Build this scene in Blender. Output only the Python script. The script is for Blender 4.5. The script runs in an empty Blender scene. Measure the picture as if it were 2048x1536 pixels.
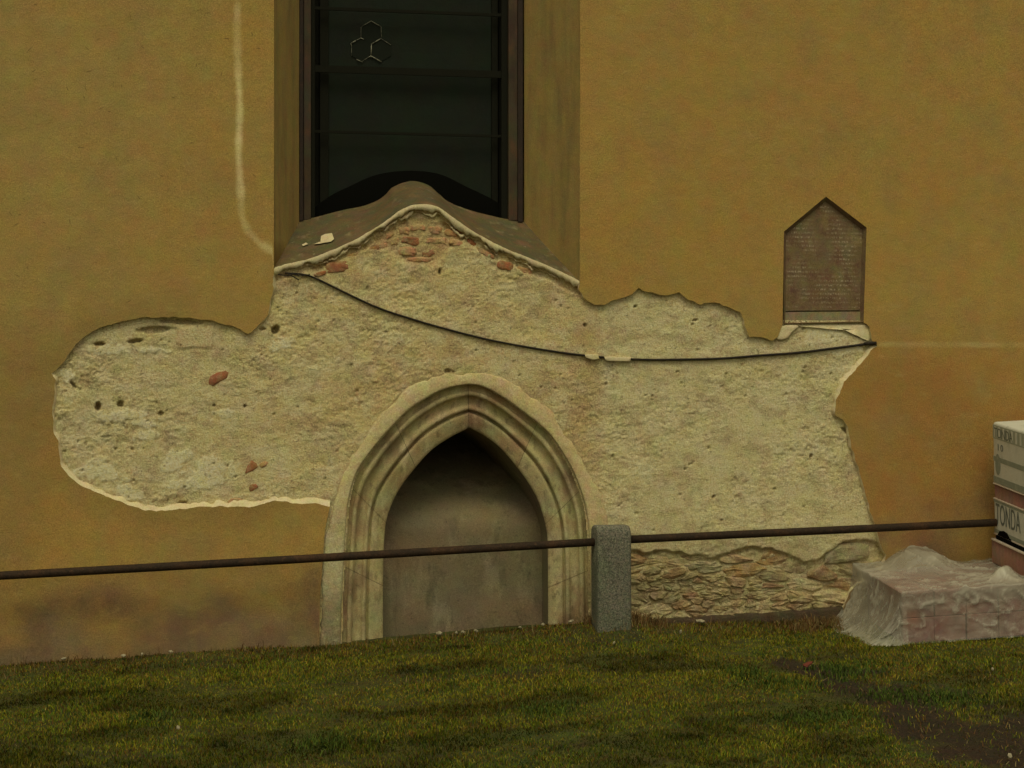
import bpy, bmesh, math, random
import numpy as np
from mathutils import Vector, Matrix
from mathutils.geometry import delaunay_2d_cdt
random.seed(7); rng = np.random.default_rng(11)
SC = bpy.context.scene; COL = SC.collection

# ------------------------------------------------------------------ camera, sky, sun, exposure
F = 4160.0; DIST = 16.0; YAW = math.radians(12.0); EYE = 1.9; HOR = 780.0
CX, CY = -DIST*math.sin(YAW), -DIST*math.cos(YAW)
cd = bpy.data.cameras.new('camera'); cam = bpy.data.objects.new('camera', cd); COL.objects.link(cam)
cam.location = (CX, CY, EYE); cam.rotation_euler = (math.pi/2, 0, -YAW)
cd.sensor_width = 36; cd.lens = 36*F/2048; cd.shift_y = (HOR-768)/2048; cd.clip_start = .1; cd.clip_end = 500
SC.camera = cam
w = bpy.data.worlds.new('World'); SC.world = w; w.use_nodes = True
nt = w.node_tree; bg = nt.nodes['Background']
sky = nt.nodes.new('ShaderNodeTexSky'); sky.sky_type = 'NISHITA'; sky.sun_disc = False
SUN_EL = math.radians(58); SUN_AZ = math.radians(190)      # azimuth clockwise from +Y
sky.sun_elevation = SUN_EL; sky.sun_rotation = SUN_AZ; sky.dust_density = 4; sky.air_density = 1.0
hs = nt.nodes.new('ShaderNodeHueSaturation'); hs.inputs['Saturation'].default_value = .22
hs.inputs['Saturation'].default_value = .12; wm = nt.nodes.new('ShaderNodeMix'); wm.data_type = 'RGBA'; wm.blend_type = 'MULTIPLY'; wm.inputs[0].default_value = 1
wm.inputs[7].default_value = (1.0, .955, .70, 1)      # warm white of an overcast evening
nt.links.new(sky.outputs[0], hs.inputs['Color']); nt.links.new(hs.outputs[0], wm.inputs[6]); nt.links.new(wm.outputs[2], bg.inputs['Color'])
bg.inputs['Strength'].default_value = .13
sl = bpy.data.lights.new('sun', 'SUN'); sl.energy = .95; sl.angle = math.radians(28); sl.color = (1, .95, .64)
so = bpy.data.objects.new('sun', sl); COL.objects.link(so)
sd = Vector((math.sin(SUN_AZ)*math.cos(SUN_EL), math.cos(SUN_AZ)*math.cos(SUN_EL), math.sin(SUN_EL)))
so.rotation_euler = sd.to_track_quat('Z', 'Y').to_euler(); so.location = sd*30
vs = SC.view_settings; vs.view_transform = 'Standard'; vs.look = 'None'; vs.gamma = 1; vs.exposure = -0.55; vs.use_curve_mapping = False

# ------------------------------------------------------------------ helpers
sY, cY = math.sin(YAW), math.cos(YAW)
def unp(px, py, y=0.0):
    """pixel of the photograph -> world point on the plane Y=y (vectorised)"""
    px = np.asarray(px, float); py = np.asarray(py, float); y = np.asarray(y, float)
    a = px-1024.0; dx = sY*F + cY*a; dy = cY*F - sY*a; dz = HOR-py
    t = (y-CY)/dy
    return np.stack(np.broadcast_arrays(CX+t*dx, y+0*px, EYE+t*dz), -1)
def proj(P):
    P = np.asarray(P, float); x = P[..., 0]-CX; y = P[..., 1]-CY
    d = sY*x+cY*y; l = cY*x-sY*y
    return 1024+F*l/d, HOR-F*(P[..., 2]-EYE)/d
def lattice(seed): return np.random.default_rng(seed).random((256, 256))
def vnoise(x, y, seed=0):
    L = lattice(seed); xi = np.floor(x).astype(int); yi = np.floor(y).astype(int)
    fx = x-xi; fy = y-yi; fx = fx*fx*(3-2*fx); fy = fy*fy*(3-2*fy)
    a = L[xi & 255, yi & 255]; b = L[(xi+1) & 255, yi & 255]; c = L[xi & 255, (yi+1) & 255]; d = L[(xi+1) & 255, (yi+1) & 255]
    return (a*(1-fx)+b*fx)*(1-fy)+(c*(1-fx)+d*fx)*fy
def fbm(x, y, o=4, seed=0, g=.5):
    s = 0; a = 1; t = 0
    for k in range(o):
        s = s+a*vnoise(x*2**k+17.3*k, y*2**k+5.1*k, seed+k); t += a; a *= g
    return s/t*2-1
def sstep(a, b, x): t = np.clip((x-a)/(b-a), 0, 1); return t*t*(3-2*t)
def inpoly(x, y, poly):
    r = np.zeros(np.shape(x), bool); n = len(poly)
    for i in range(n):
        x1, y1 = poly[i]; x2, y2 = poly[(i+1) % n]
        if y1 == y2: continue
        c = ((y1 > y) != (y2 > y)) & (x < (x2-x1)*(y-y1)/(y2-y1)+x1); r ^= c
    return r
def dline(x, y, pts):
    d = np.full(np.shape(x), 1e9)
    for (x1, y1), (x2, y2) in zip(pts[:-1], pts[1:]):
        vx, vy = x2-x1, y2-y1; t = np.clip(((x-x1)*vx+(y-y1)*vy)/(vx*vx+vy*vy+1e-9), 0, 1)
        d = np.minimum(d, np.hypot(x-x1-t*vx, y-y1-t*vy))
    return d
def resample(pts, n):
    pts = np.array(pts, float); P = [pts[0]]
    for i in range(len(pts)-1):                       # catmull-rom
        p0 = pts[max(i-1, 0)]; p1 = pts[i]; p2 = pts[i+1]; p3 = pts[min(i+2, len(pts)-1)]
        for k in range(1, 9):
            t = k/8; P.append(.5*((2*p1)+(-p0+p2)*t+(2*p0-5*p1+4*p2-p3)*t*t+(-p0+3*p1-3*p2+p3)*t**3))
    P = np.array(P); s = np.r_[0, np.cumsum(np.hypot(*np.diff(P, axis=0).T))]
    q = np.linspace(0, s[-1], n); return np.stack([np.interp(q, s, P[:, 0]), np.interp(q, s, P[:, 1])], -1)
def densify(pts, step, jit, seed=3):
    r = np.random.default_rng(seed); out = []
    for (x1, y1), (x2, y2) in zip(pts[:-1], pts[1:]):
        L = math.hypot(x2-x1, y2-y1); n = max(1, int(L/step))
        for k in range(n):
            t = k/n; out.append((x1+(x2-x1)*t, y1+(y2-y1)*t))
    out.append(pts[-1]); o = np.array(out, float); m = len(o)
    j = np.stack([fbm(np.arange(m)*.35, np.zeros(m), 3, seed), fbm(np.arange(m)*.35, np.zeros(m)+9, 3, seed+5)], -1)*jit
    j[0] = 0; j[-1] = 0
    return o+j
def mesh_obj(name, V, Fc, mat=None, parent=None, smooth=False, col=None, mats=None, midx=None):
    me = bpy.data.meshes.new(name); V = np.asarray(V, float)
    if isinstance(Fc, np.ndarray):
        k = Fc.shape[1]; n = len(Fc); me.vertices.add(len(V)); me.vertices.foreach_set('co', V.ravel())
        me.loops.add(n*k); me.loops.foreach_set('vertex_index', Fc.ravel().astype(np.int32))
        me.polygons.add(n); me.polygons.foreach_set('loop_start', np.arange(0, n*k, k, dtype=np.int32))
        me.polygons.foreach_set('loop_total', np.full(n, k, np.int32)); me.update(calc_edges=True)
    else:
        me.from_pydata([tuple(v) for v in V], [], [tuple(f) for f in Fc]); me.update()
    if smooth: me.polygons.foreach_set('use_smooth', np.ones(len(me.polygons), bool))
    if col is not None:
        a = me.color_attributes.new('Col', 'FLOAT_COLOR', 'POINT')
        c = np.ones((len(V), 4)); c[:, :3] = col; a.data.foreach_set('color', c.ravel())
    for m in (mats or ([mat] if mat else [])): me.materials.append(m)
    if midx is not None: me.polygons.foreach_set('material_index', np.asarray(midx, np.int32))
    o = bpy.data.objects.new(name, me); COL.objects.link(o)
    if parent: o.parent = parent
    return o
def grid_faces(nu, nv, keep=None):
    i, j = np.meshgrid(np.arange(nu-1), np.arange(nv-1), indexing='ij')
    a = i*nv+j; f = np.stack([a, a+nv, a+nv+1, a+1], -1).reshape(-1, 4)
    return f if keep is None else f[keep.reshape(-1)]
def loft(name, rows, mat, parent, smooth=True, flip=False, **k):
    rows = np.array(rows); nu, nv = rows.shape[:2]; f = grid_faces(nu, nv)
    if flip: f = f[:, ::-1]
    return mesh_obj(name, rows.reshape(-1, 3), f, mat, parent, smooth, **k)
def tag(o, label=None, cat=None, group=None, kind=None):
    if label: o['label'] = label
    if cat: o['category'] = cat
    if group: o['group'] = group
    if kind: o['kind'] = kind
    return o
def thing(name, loc, label, cat, group=None):
    o = bpy.data.objects.new(name, None); COL.objects.link(o); o.location = loc; o.empty_display_size = .2
    return tag(o, label, cat, group)
def adopt(ch, par):     # parent keeping world place (par is only translated / has a matrix)
    ch.parent = par; ch.matrix_parent_inverse = par.matrix_basis.inverted(); return ch
def prism_px(name, poly, yf, yb, mat, parent, bev=0.0, flat=True, lump=0, seed=1, shrinkb=0):
    """polygon in photo pixels, standing as a solid from depth yb (back) to yf (front), rounded rim"""
    poly = np.array(poly, float); n = len(poly); c = poly.mean(0)
    r = np.random.default_rng(seed)
    yf_ = yf + (r.random(n)-.5)*lump
    rings = [unp(poly[:, 0], poly[:, 1], yb), unp(poly[:, 0], poly[:, 1], yf_+bev)]
    if bev:
        k = .90; q = c+(poly-c)*k; rings.append(unp(q[:, 0], q[:, 1], yf_))
        k = .55; q = c+(poly-c)*k; rings.append(unp(q[:, 0], q[:, 1], yf_*0+yf-(r.random(n))*lump*.6))
    V = np.concatenate(rings+[unp(c[0], c[1], yf-lump*.3)[None]]); fs = []
    for q in range(len(rings)-1):
        for i in range(n):
            j = (i+1) % n; fs.append((q*n+i, q*n+j, (q+1)*n+j, (q+1)*n+i))
    b = (len(rings)-1)*n
    for i in range(n): fs.append((b+i, b+(i+1) % n, len(V)-1))
    o = mesh_obj(name, V, fs, mat, parent, smooth=bool(bev))
    bm = bmesh.new(); bm.from_mesh(o.data); bmesh.ops.recalc_face_normals(bm, faces=bm.faces); bm.to_mesh(o.data); bm.free()
    return o

# ------------------------------------------------------------------ materials
def surf(name, base=(.5, .5, .5), rough=.9, attr=False, mott=(), chroma=.0, cscale=6, grain=0.0, gscale=160, bump=(), spec=.25, metal=0, objc=False):
    m = bpy.data.materials.new(name); m.use_nodes = True; t = m.node_tree; N = t.nodes.new; L = t.links.new
    b = t.nodes['Principled BSDF']; b.inputs['Roughness'].default_value = rough; b.inputs['Metallic'].default_value = metal
    b.inputs['Specular IOR Level'].default_value = spec
    if objc: tc = N('ShaderNodeTexCoord').outputs['Object']
    else: tc = N('ShaderNodeNewGeometry').outputs['Position']
    if attr: a = N('ShaderNodeAttribute'); a.attribute_name = 'Col'; c = a.outputs['Color']
    else: a = N('ShaderNodeRGB'); a.outputs[0].default_value = (*base, 1); c = a.outputs[0]
    def noise(s, d=4, r=.55, sc=None, dist=0):
        n = N('ShaderNodeTexNoise'); n.inputs['Scale'].default_value = s; n.inputs['Detail'].default_value = d
        n.inputs['Roughness'].default_value = r; n.inputs['Distortion'].default_value = dist
        if sc:
            mp = N('ShaderNodeMapping'); mp.inputs['Scale'].default_value = sc; L(tc, mp.inputs[0]); L(mp.outputs[0], n.inputs['Vector'])
        else: L(tc, n.inputs['Vector'])
        return n
    def mix(fac, c1, c2, mode='MIX'):
        x = N('ShaderNodeMix'); x.data_type = 'RGBA'; x.blend_type = mode
        if hasattr(fac, 'links'): L(fac, x.inputs[0])
        else: x.inputs[0].default_value = fac
        L(c1, x.inputs[6])
        if hasattr(c2, 'links'): L(c2, x.inputs[7])
        else: x.inputs[7].default_value = (*c2, 1)
        return x.outputs[2]
    for q in mott:
        s, lo, hi, colr, amt = q[:5]; sc = q[5] if len(q) > 5 else None
        n = noise(s, 6, .6, sc); mr = N('ShaderNodeMapRange'); mr.inputs[1].default_value = lo; mr.inputs[2].default_value = hi
        mr.inputs[3].default_value = 0; mr.inputs[4].default_value = amt; L(n.outputs[0], mr.inputs[0]); c = mix(mr.outputs[0], c, colr)
    def stretch(sock, k):
        vm = N('ShaderNodeVectorMath'); vm.operation = 'MULTIPLY_ADD'; vm.inputs[1].default_value = (k,)*3; vm.inputs[2].default_value = (.5-.5*k,)*3
        L(sock, vm.inputs[0]); cl_ = N('ShaderNodeVectorMath'); cl_.operation = 'MAXIMUM'; cl_.inputs[1].default_value = (0, 0, 0); L(vm.outputs[0], cl_.inputs[0])
        c2 = N('ShaderNodeVectorMath'); c2.operation = 'MINIMUM'; c2.inputs[1].default_value = (1, 1, 1); L(cl_.outputs[0], c2.inputs[0]); return c2.outputs[0]
    if chroma: c = mix(chroma, c, stretch(noise(cscale, 6, .7).outputs['Color'], 2.0), 'OVERLAY')
    if grain: c = mix(grain, c, stretch(noise(gscale, 4, .85).outputs[0], 2.6), 'OVERLAY')
    L(c, b.inputs['Base Color'])
    nrm = None
    for q in bump:
        s, dist, sc = q[0], q[1], (q[2] if len(q) > 2 else None)
        n = noise(s, 6, .65, sc); bp = N('ShaderNodeBump'); bp.inputs['Strength'].default_value = 1; bp.inputs['Distance'].default_value = dist
        L(n.outputs[0], bp.inputs['Height'])
        if nrm: L(nrm, bp.inputs['Normal'])
        nrm = bp.outputs[0]
    if nrm: L(nrm, b.inputs['Normal'])
    return m
OCH = np.array((.410, .256, .070))
M = {}
M['ochre'] = surf('ochre_plaster', attr=True, chroma=.13, cscale=5, grain=.38, gscale=110, bump=((9, .007), (30, .003), (90, .002)),
    mott=((2.2, .48, .68, (.32, .225, .075), .45), (3, .5, .75, (.33, .23, .07), .35, (2.4, 2.4, .25)), (7, .55, .75, (.44, .32, .12), .35, (1, 1, 1.8)), (.8, .5, .66, (.42, .25, .06), .5), (34, .70, .74, (.17, .12, .05), .7, (1, 1, 2.6)), (55, .72, .76, (.6, .5, .28), .6),(1.1, .5, .75, (.33, .24, .085), .45), (3.5, .56, .8, (.30, .17, .06), .25), (60, .66, .74, (.16, .11, .05), .5)))
M['reveal'] = surf('reveal_plaster', (.385, .265, .085), chroma=.14, cscale=6, grain=.3, gscale=130, bump=((10, .005), (90, .0016)),
    mott=((2.5, .45, .7, (.20, .14, .06), .6, (3, 3, .5)), (5, .55, .8, (.3, .25, .1), .4, (2, 2, .4))))
M['rough'] = surf('bare_render', attr=True, chroma=.14, cscale=8, grain=.55, gscale=80, bump=((30, .004, (1, 1, 1.6)), (75, .007), (150, .004)),
    mott=((28, .58, .68, (.24, .18, .10), .6), (75, .64, .72, (.14, .10, .055), .7), (50, .60, .68, (.80, .70, .42), .6), (12, .56, .7, (.42, .31, .16), .5)))
M['cream'] = surf('cream_plaster', (.72, .60, .36), chroma=.15, cscale=12, grain=.35, gscale=110, bump=((40, .003), (150, .001)),
    mott=((9, .5, .7, (.5, .4, .2), .5), (30, .62, .7, (.3, .24, .12), .4)))
M['band'] = surf('portal_band_render', attr=True, chroma=.18, cscale=9, grain=.42, gscale=90, bump=((16, .008), (50, .004), (110, .0025)),
    mott=((3, .48, .66, (.42, .31, .15), .6), (14, .56, .7, (.68, .58, .34), .6), (5, .52, .75, (.36, .28, .13), .45), (40, .66, .74, (.2, .15, .08), .5)))
M['stone'] = surf('carved_sandstone', attr=True, chroma=.14, cscale=6, grain=.4, gscale=120, bump=((12, .005), (70, .003)),
    mott=((3, .45, .65, (.25, .155, .08), .55), (7, .53, .7, (.17, .13, .07), .6), (9, .52, .66, (.60, .52, .28), .7, (1, 1, .4)), (22, .56, .68, (.17, .13, .07), .6, (1, 1, .5)), (60, .62, .7, (.14, .1, .05), .6)))
M['mortar'] = surf('dark_joint', (.19, .145, .08), grain=.4, bump=((60, .003),))
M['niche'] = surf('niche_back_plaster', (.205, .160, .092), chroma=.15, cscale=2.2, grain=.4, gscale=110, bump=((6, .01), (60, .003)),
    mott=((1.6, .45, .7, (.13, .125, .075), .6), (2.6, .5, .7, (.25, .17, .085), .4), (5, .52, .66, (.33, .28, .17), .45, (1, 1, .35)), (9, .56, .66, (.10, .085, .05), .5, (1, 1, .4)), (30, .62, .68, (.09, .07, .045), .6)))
M['sill'] = surf('sill_plaster', (.145, .10, .045), chroma=.25, cscale=8, grain=.3, gscale=130, bump=((12, .006), (80, .002)),
    mott=((3, .42, .62, (.10, .09, .045), .8), (4, .5, .68, (.21, .13, .065), .55), (9, .58, .68, (.26, .22, .12), .6), (24, .66, .72, (.42, .35, .2), .6)))
M['brick'] = surf('old_brick', (.50, .29, .14), chroma=.3, cscale=14, grain=.4, gscale=110, bump=((40, .005), (130, .002)),
    mott=((12, .45, .65, (.48, .34, .16), .7), (40, .6, .7, (.2, .1, .05), .6)))
M['redbrick'] = surf('red_brick', (.33, .135, .058), chroma=.3, cscale=14, grain=.4, gscale=110, bump=((40, .005), (130, .002)), mott=((20, .45, .65, (.42, .28, .14), .75),))
STN = []
for i, c in enumerate([(.45, .34, .17), (.42, .27, .11), (.37, .29, .15), (.56, .45, .24), (.37, .24, .12), (.34, .29, .16)]):
    STN.append(surf('rubble_stone', c, chroma=.18, cscale=9, grain=.45, gscale=90, bump=((22, .010), (90, .004)),
        mott=((10, .5, .68, (.60, .50, .29), .7), (18, .52, .68, (.16, .12, .065), .65), (60, .6, .7, (.12, .09, .05), .6))))
M['metal'] = surf('rusty_dark_iron', (.028, .017, .012), .7, grain=.4, gscale=90, spec=.3, mott=((14, .5, .7, (.05, .024, .014), .7),), bump=((60, .002),))
M['rail'] = surf('rusty_rail', (.032, .020, .012), .8, grain=.5, gscale=70, spec=.2, mott=((3, .5, .62, (.075, .035, .016), .7), (40, .58, .66, (.10, .05, .025), .6), (10, .5, .7, (.055, .028, .016), .6), (30, .55, .7, (.015, .011, .008), .6)), bump=((70, .002),))
M['lead'] = surf('window_flashing', (.062, .046, .025), .6, chroma=.3, cscale=6, grain=.3, mott=((8, .5, .6, (.10, .05, .025), .7, (1, 1, .5)), (5, .5, .6, (.05, .028, .018), .8, (1, 1, .6))))
M['glass'] = surf('dark_wire_glass', (.0105, .0145, .0085), .85, spec=.25, chroma=.3, cscale=4, bump=((3, .01), (150, .001)))
M['glass2'] = surf('clear_hex_glass', (.009, .012, .007), .85, spec=.2)
M['inner'] = surf('inner_frame', (.0125, .0125, .008), .85, grain=.3, spec=.1)
M['came'] = surf('lead_came', (.26, .25, .18), .5, mott=((40, .45, .6, (.06, .06, .05), .9),))
M['cable'] = surf('black_cable', (.022, .016, .012), .7, mott=((20, .5, .7, (.05, .035, .02), .8),))
M['granite'] = surf('grey_granite', (.150, .140, .105),   .9, chroma=.12, cscale=40, grain=1.0, gscale=80, bump=((40, .004), (130, .003)),
    mott=((100, .60, .66, (.03, .03, .025), .9), (3, .45, .65, (.10, .115, .07), .8), (6, .55, .68, (.22, .215, .15), .6), (90, .62, .7, (.42, .42, .34), .5)))
M['soil'] = surf('ground_soil', attr=True, chroma=.3, cscale=5, grain=.5, gscale=60, bump=((10, .03), (60, .01)),
    mott=((6, .5, .7, (.028, .02, .011), .7), (30, .57, .7, (.09, .06, .03), .35)))
M['clay'] = surf('clay_block', (.25, .115, .095), chroma=.2, grain=.3, bump=((30, .002),), objc=False, mott=((5, .5, .7, (.20, .12, .12), .6),))
M['tile'] = surf('red_clay_tile', (.30, .15, .11), .75, chroma=.2, grain=.3, bump=((30, .002),), mott=((9, .5, .7, (.25, .17, .11), .6),))
M['wrap'] = surf('printed_paper_wrap', (.66, .65, .56), .45, grain=.2, bump=((8, .006),), mott=((7, .5, .7, (.42, .44, .36), .6),))
M['wrapgrey'] = surf('grey_print', (.27, .30, .24), .5, mott=((20, .5, .7, (.42, .44, .36), .6),))
M['wrapmid'] = surf('mid_grey_print', (.36, .38, .30), .5, mott=((20, .5, .7, (.46, .48, .38), .6),))
M['ink'] = surf('dark_ink', (.15, .165, .14), .55)
M['pale_edge'] = surf('pale_wrap_edge', (.62, .52, .42), .5)
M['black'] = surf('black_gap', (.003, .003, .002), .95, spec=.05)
M['cracks'] = surf('dark_hairline', (.22, .145, .05))
M['chip'] = surf('plaster_chip', (.36, .31, .20), .9, grain=.3, bump=((60, .003),))
M['leafred'] = surf('dry_red_leaf', (.17, .04, .025), .8)
# plaque
m = M['tablet'] = surf('tablet_stone', (.18, .112, .058), .75, chroma=.22, cscale=9, grain=.5, gscale=110, bump=((20, .004), (120, .003)),
    mott=((7, .5, .68, (.25, .175, .075), .8), (9, .52, .7, (.075, .05, .032), .8), (5, .55, .75, (.10, .095, .05), .6)))
M['tabplain'] = surf('tablet_strip', (.27, .215, .12), .8, chroma=.3, cscale=12, grain=.4, gscale=110, bump=((20, .004),), mott=((9, .5, .7, (.17, .11, .07), .6),))
m = M['tabtext'] = surf('tablet_lettering', (.185, .118, .06), .75, chroma=.25, cscale=9, grain=.5, gscale=110, bump=((20, .004), (120, .003)),
    mott=((7, .5, .68, (.25, .175, .075), .8), (9, .52, .7, (.075, .05, .032), .8), (5, .55, .75, (.15, .14, .08), .6)))
t = m.node_tree; N = t.nodes.new; L = t.links.new      # worn rows of weathered lettering, only texture left
geo = N('ShaderNodeNewGeometry'); sx = N('ShaderNodeSeparateXYZ'); L(geo.outputs['Position'], sx.inputs[0])
a = N('ShaderNodeMath'); a.operation = 'MULTIPLY'; a.inputs[1].default_value = 2*math.pi/.0345; L(sx.outputs[2], a.inputs[0])
s_ = N('ShaderNodeMath'); s_.operation = 'SINE'; L(a.outputs[0], s_.inputs[0])
mr = N('ShaderNodeMapRange'); mr.inputs[1].default_value = -.3; mr.inputs[2].default_value = .9; L(s_.outputs[0], mr.inputs[0])
mp = N('ShaderNodeMapping'); mp.inputs['Scale'].default_value = (95, 1, 42); L(geo.outputs['Position'], mp.inputs[0])
nn = N('ShaderNodeTexNoise'); nn.inputs['Scale'].default_value = 1; nn.inputs['Detail'].default_value = 2; L(mp.outputs[0], nn.inputs[0])
m2 = N('ShaderNodeMapRange'); m2.inputs[1].default_value = .47; m2.inputs[2].default_value = .58; L(nn.outputs[0], m2.inputs[0])
wn = N('ShaderNodeTexNoise'); wn.inputs['Scale'].default_value = 5; L(geo.outputs['Position'], wn.inputs[0])
m3 = N('ShaderNodeMapRange'); m3.inputs[1].default_value = .42; m3.inputs[2].default_value = .62; m3.inputs[4].default_value = .8; L(wn.outputs[0], m3.inputs[0])
p1 = N('ShaderNodeMath'); p1.operation = 'MULTIPLY'; L(mr.outputs[0], p1.inputs[0]); L(m2.outputs[0], p1.inputs[1])
p2 = N('ShaderNodeMath'); p2.operation = 'MULTIPLY'; L(p1.outputs[0], p2.inputs[0]); L(m3.outputs[0], p2.inputs[1])
b = t.nodes['Principled BSDF']; lk = b.inputs['Base Color'].links[0].from_socket
mx = N('ShaderNodeMix'); mx.data_type = 'RGBA'; L(p2.outputs[0], mx.inputs[0]); L(lk, mx.inputs[6]); mx.inputs[7].default_value = (.46, .37, .25, 1); L(mx.outputs[2], b.inputs['Base Color'])
# grass
m = M['grass'] = surf('grass_blades', attr=True, rough=.9, spec=.04)
b = m.node_tree.nodes['Principled BSDF']
# film
m = M['film'] = bpy.data.materials.new('clear_plastic_film'); m.use_nodes = True; t = m.node_tree; N = t.nodes.new; L = t.links.new
b = t.nodes['Principled BSDF']; b.inputs['Base Color'].default_value = (.56, .52, .41, 1); b.inputs['Roughness'].default_value = .27
b.inputs['Specular IOR Level'].default_value = .35
a = N('ShaderNodeAttribute'); a.attribute_name = 'Col'; nz = N('ShaderNodeTexNoise'); nz.inputs['Scale'].default_value = 9; nz.inputs['Detail'].default_value = 6
geo = N('ShaderNodeNewGeometry'); L(geo.outputs['Position'], nz.inputs[0])
sp = N('ShaderNodeSeparateColor'); L(a.outputs['Color'], sp.inputs[0])
ad = N('ShaderNodeMath'); ad.operation = 'MULTIPLY_ADD'; ad.inputs[1].default_value = .28; L(nz.outputs[0], ad.inputs[0]); L(sp.outputs[0], ad.inputs[2])
sb = N('ShaderNodeMath'); sb.operation = 'SUBTRACT'; sb.inputs[1].default_value = .14; sb.use_clamp = True; L(ad.outputs[0], sb.inputs[0]); L(sb.outputs[0], b.inputs['Alpha'])
bp = N('ShaderNodeBump'); bp.inputs['Distance'].default_value = .009; nz2 = N('ShaderNodeTexNoise'); nz2.inputs['Scale'].default_value = 14; nz2.inputs['Detail'].default_value = 5
nz2.inputs['Distortion'].default_value = 1.5; L(geo.outputs['Position'], nz2.inputs[0]); L(nz2.outputs[0], bp.inputs['Height']); L(bp.outputs[0], b.inputs['Normal'])

# ------------------------------------------------------------------ outlines, in the photograph's pixels
YP = -.035                       # face of the ochre plaster; the bare render lies at about 0
LOBE = [(548, 548), (546, 575), (541, 600), (538, 628), (515, 650), (497, 667), (470, 655), (430, 643), (380, 636), (330, 633), (280, 635), (235, 645), (200, 655),
        (170, 672), (150, 690), (135, 710), (125, 728), (116, 738), (103, 747), (112, 760), (107, 790), (106, 830), (109, 870), (116, 880), (118, 910), (122, 935), (140, 955),
        (170, 975), (230, 1000), (290, 1021), (330, 1022), (380, 1015), (440, 1013), (500, 1014), (530, 1008), (550, 1001), (590, 1006), (640, 1007), (660, 1013)]
RIGHT = [(1686, 1215), (1704, 1177), (1716, 1168), (1755, 1155), (1772, 1110), (1760, 1085), (1745, 1040), (1735, 1000), (1725, 965), (1705, 900), (1696, 855), (1685, 838), (1668, 828),
         (1672, 800), (1688, 765), (1720, 730), (1754, 690), (1743, 680), (1738, 655), (1727, 645)]
TABL = [(1733, 455), (1652, 393), (1568, 463), (1565, 648)]
TOPR = [(1555, 675), (1545, 680), (1500, 672), (1491, 650), (1480, 622), (1445, 611), (1440, 605), (1400, 607), (1375, 600), (1360, 584), (1335, 591), (1300, 585), (1275, 578),
        (1265, 590), (1230, 600), (1210, 609), (1190, 610), (1170, 595), (1157, 577), (1160, 562)]
PO = [(640, 1500), (639, 1290), (640, 1200), (645, 1130), (650, 1060), (660, 1013)]
POUT = [(639, 1330), (639, 1290), (640, 1200), (645, 1130), (651, 1060), (663, 1010), (686, 953), (712, 903), (742, 856), (774, 818), (798, 790), (838, 762), (884, 748), (936, 743),
        (986, 748), (1032, 768), (1072, 800), (1104, 832), (1144, 886), (1174, 939), (1199, 988), (1215, 1035), (1226, 1090), (1228, 1200), (1228, 1300)]
C1L = [(680, 1330), (680, 1286), (682, 1200), (686, 1120), (690, 1060), (696, 1000), (712, 945), (735, 910), (758, 880), (790, 845), (822, 815), (873, 784), (905, 773), (936, 768)]
C1R = [(936, 768), (962, 771), (990, 784), (1020, 803), (1049, 825), (1078, 847), (1102, 870), (1128, 908), (1148, 944), (1164, 985), (1174, 1020), (1180, 1075), (1182, 1150), (1183, 1254), (1183, 1310)]
C4L = [(766, 1330), (766, 1278), (766, 1180), (767, 1110), (769, 1070), (774, 1035), (788, 998), (804, 970), (822, 946), (848, 915), (873, 892), (905, 872), (925, 862), (938, 855)]
C4R = [(938, 855), (952, 862), (968, 871), (992, 888), (1014, 910), (1036, 937), (1055, 963), (1072, 992), (1083, 1020), (1091, 1050), (1095, 1080), (1096, 1150), (1096, 1258), (1096, 1310)]
SBACK = [(596, 442), (635, 433), (680, 422), (720, 413), (752, 402), (770, 390), (788, 373), (822, 362), (856, 370), (878, 388), (898, 404), (930, 417), (980, 431), (1015, 438), (1050, 444)]
SFRONT = [(546, 540), (572, 531), (620, 520), (690, 492), (735, 468), (770, 446), (800, 424), (826, 413), (850, 411), (876, 417), (905, 437), (950, 468), (1010, 499), (1080, 528), (1120, 545), (1162, 566)]
NS = 240; sf = resample(SFRONT, NS); sbk = resample(SBACK, NS)
lobe = densify(LOBE, 5, 3.0, 3); right = densify(RIGHT, 5, 3.0, 21); topr = densify(TOPR, 5, 3.0, 31)
hole = np.concatenate([[(548, -1500)], lobe, np.array(PO)[::-1][1:], [(1690, 1500)], right, TABL, topr, [(1160, -1500)]])
opening = np.concatenate([resample(C1L, 60), resample(C1R, 60)[1:]])

def undul(x, z): return YP + .004*fbm(x*.8, z*.8, 3, 40) + .0012*fbm(x*6, z*6, 2, 44)
wall = thing('church_wall', (0, 0, 0), 'ochre church wall with a large bare patch of render around a pointed stone niche', 'wall'); wall['kind'] = 'thing'

# ------------------------------------------------------------------ ochre plaster sheet with the hole
H3 = unp(hole[:, 0], hole[:, 1], YP); hp = [Vector((p[0], p[2])) for p in H3]
X0, X1, Z0, Z1 = -11, 13, -.9, 10
pts = list(hp); nh = len(hp); edges = [(i, (i+1) % nh) for i in range(nh)]
pts += [Vector(q) for q in ((X0, Z0), (X1, Z0), (X1, Z1), (X0, Z1))]; edges += [(nh, nh+1), (nh+1, nh+2), (nh+2, nh+3), (nh+3, nh)]
hpoly = [(p.x, p.y) for p in hp]
gx, gz = np.meshgrid(np.arange(-4.4, 4.9, .05), np.arange(-.35, 5.1, .05), indexing='ij')
st = [(476, -60), (474, 60), (477, 150), (480, 220), (477, 300), (480, 370), (483, 430), (497, 465), (520, 487), (549, 503)]
dx_, dz_ = np.meshgrid(np.arange(-2.25, -1.6, .014), np.arange(2.8, 5.1, .014), indexing='ij')
ex, ez = np.meshgrid(np.arange(2.6, 4.6, .05), np.arange(2.15, 2.35, .014), indexing='ij')
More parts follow.
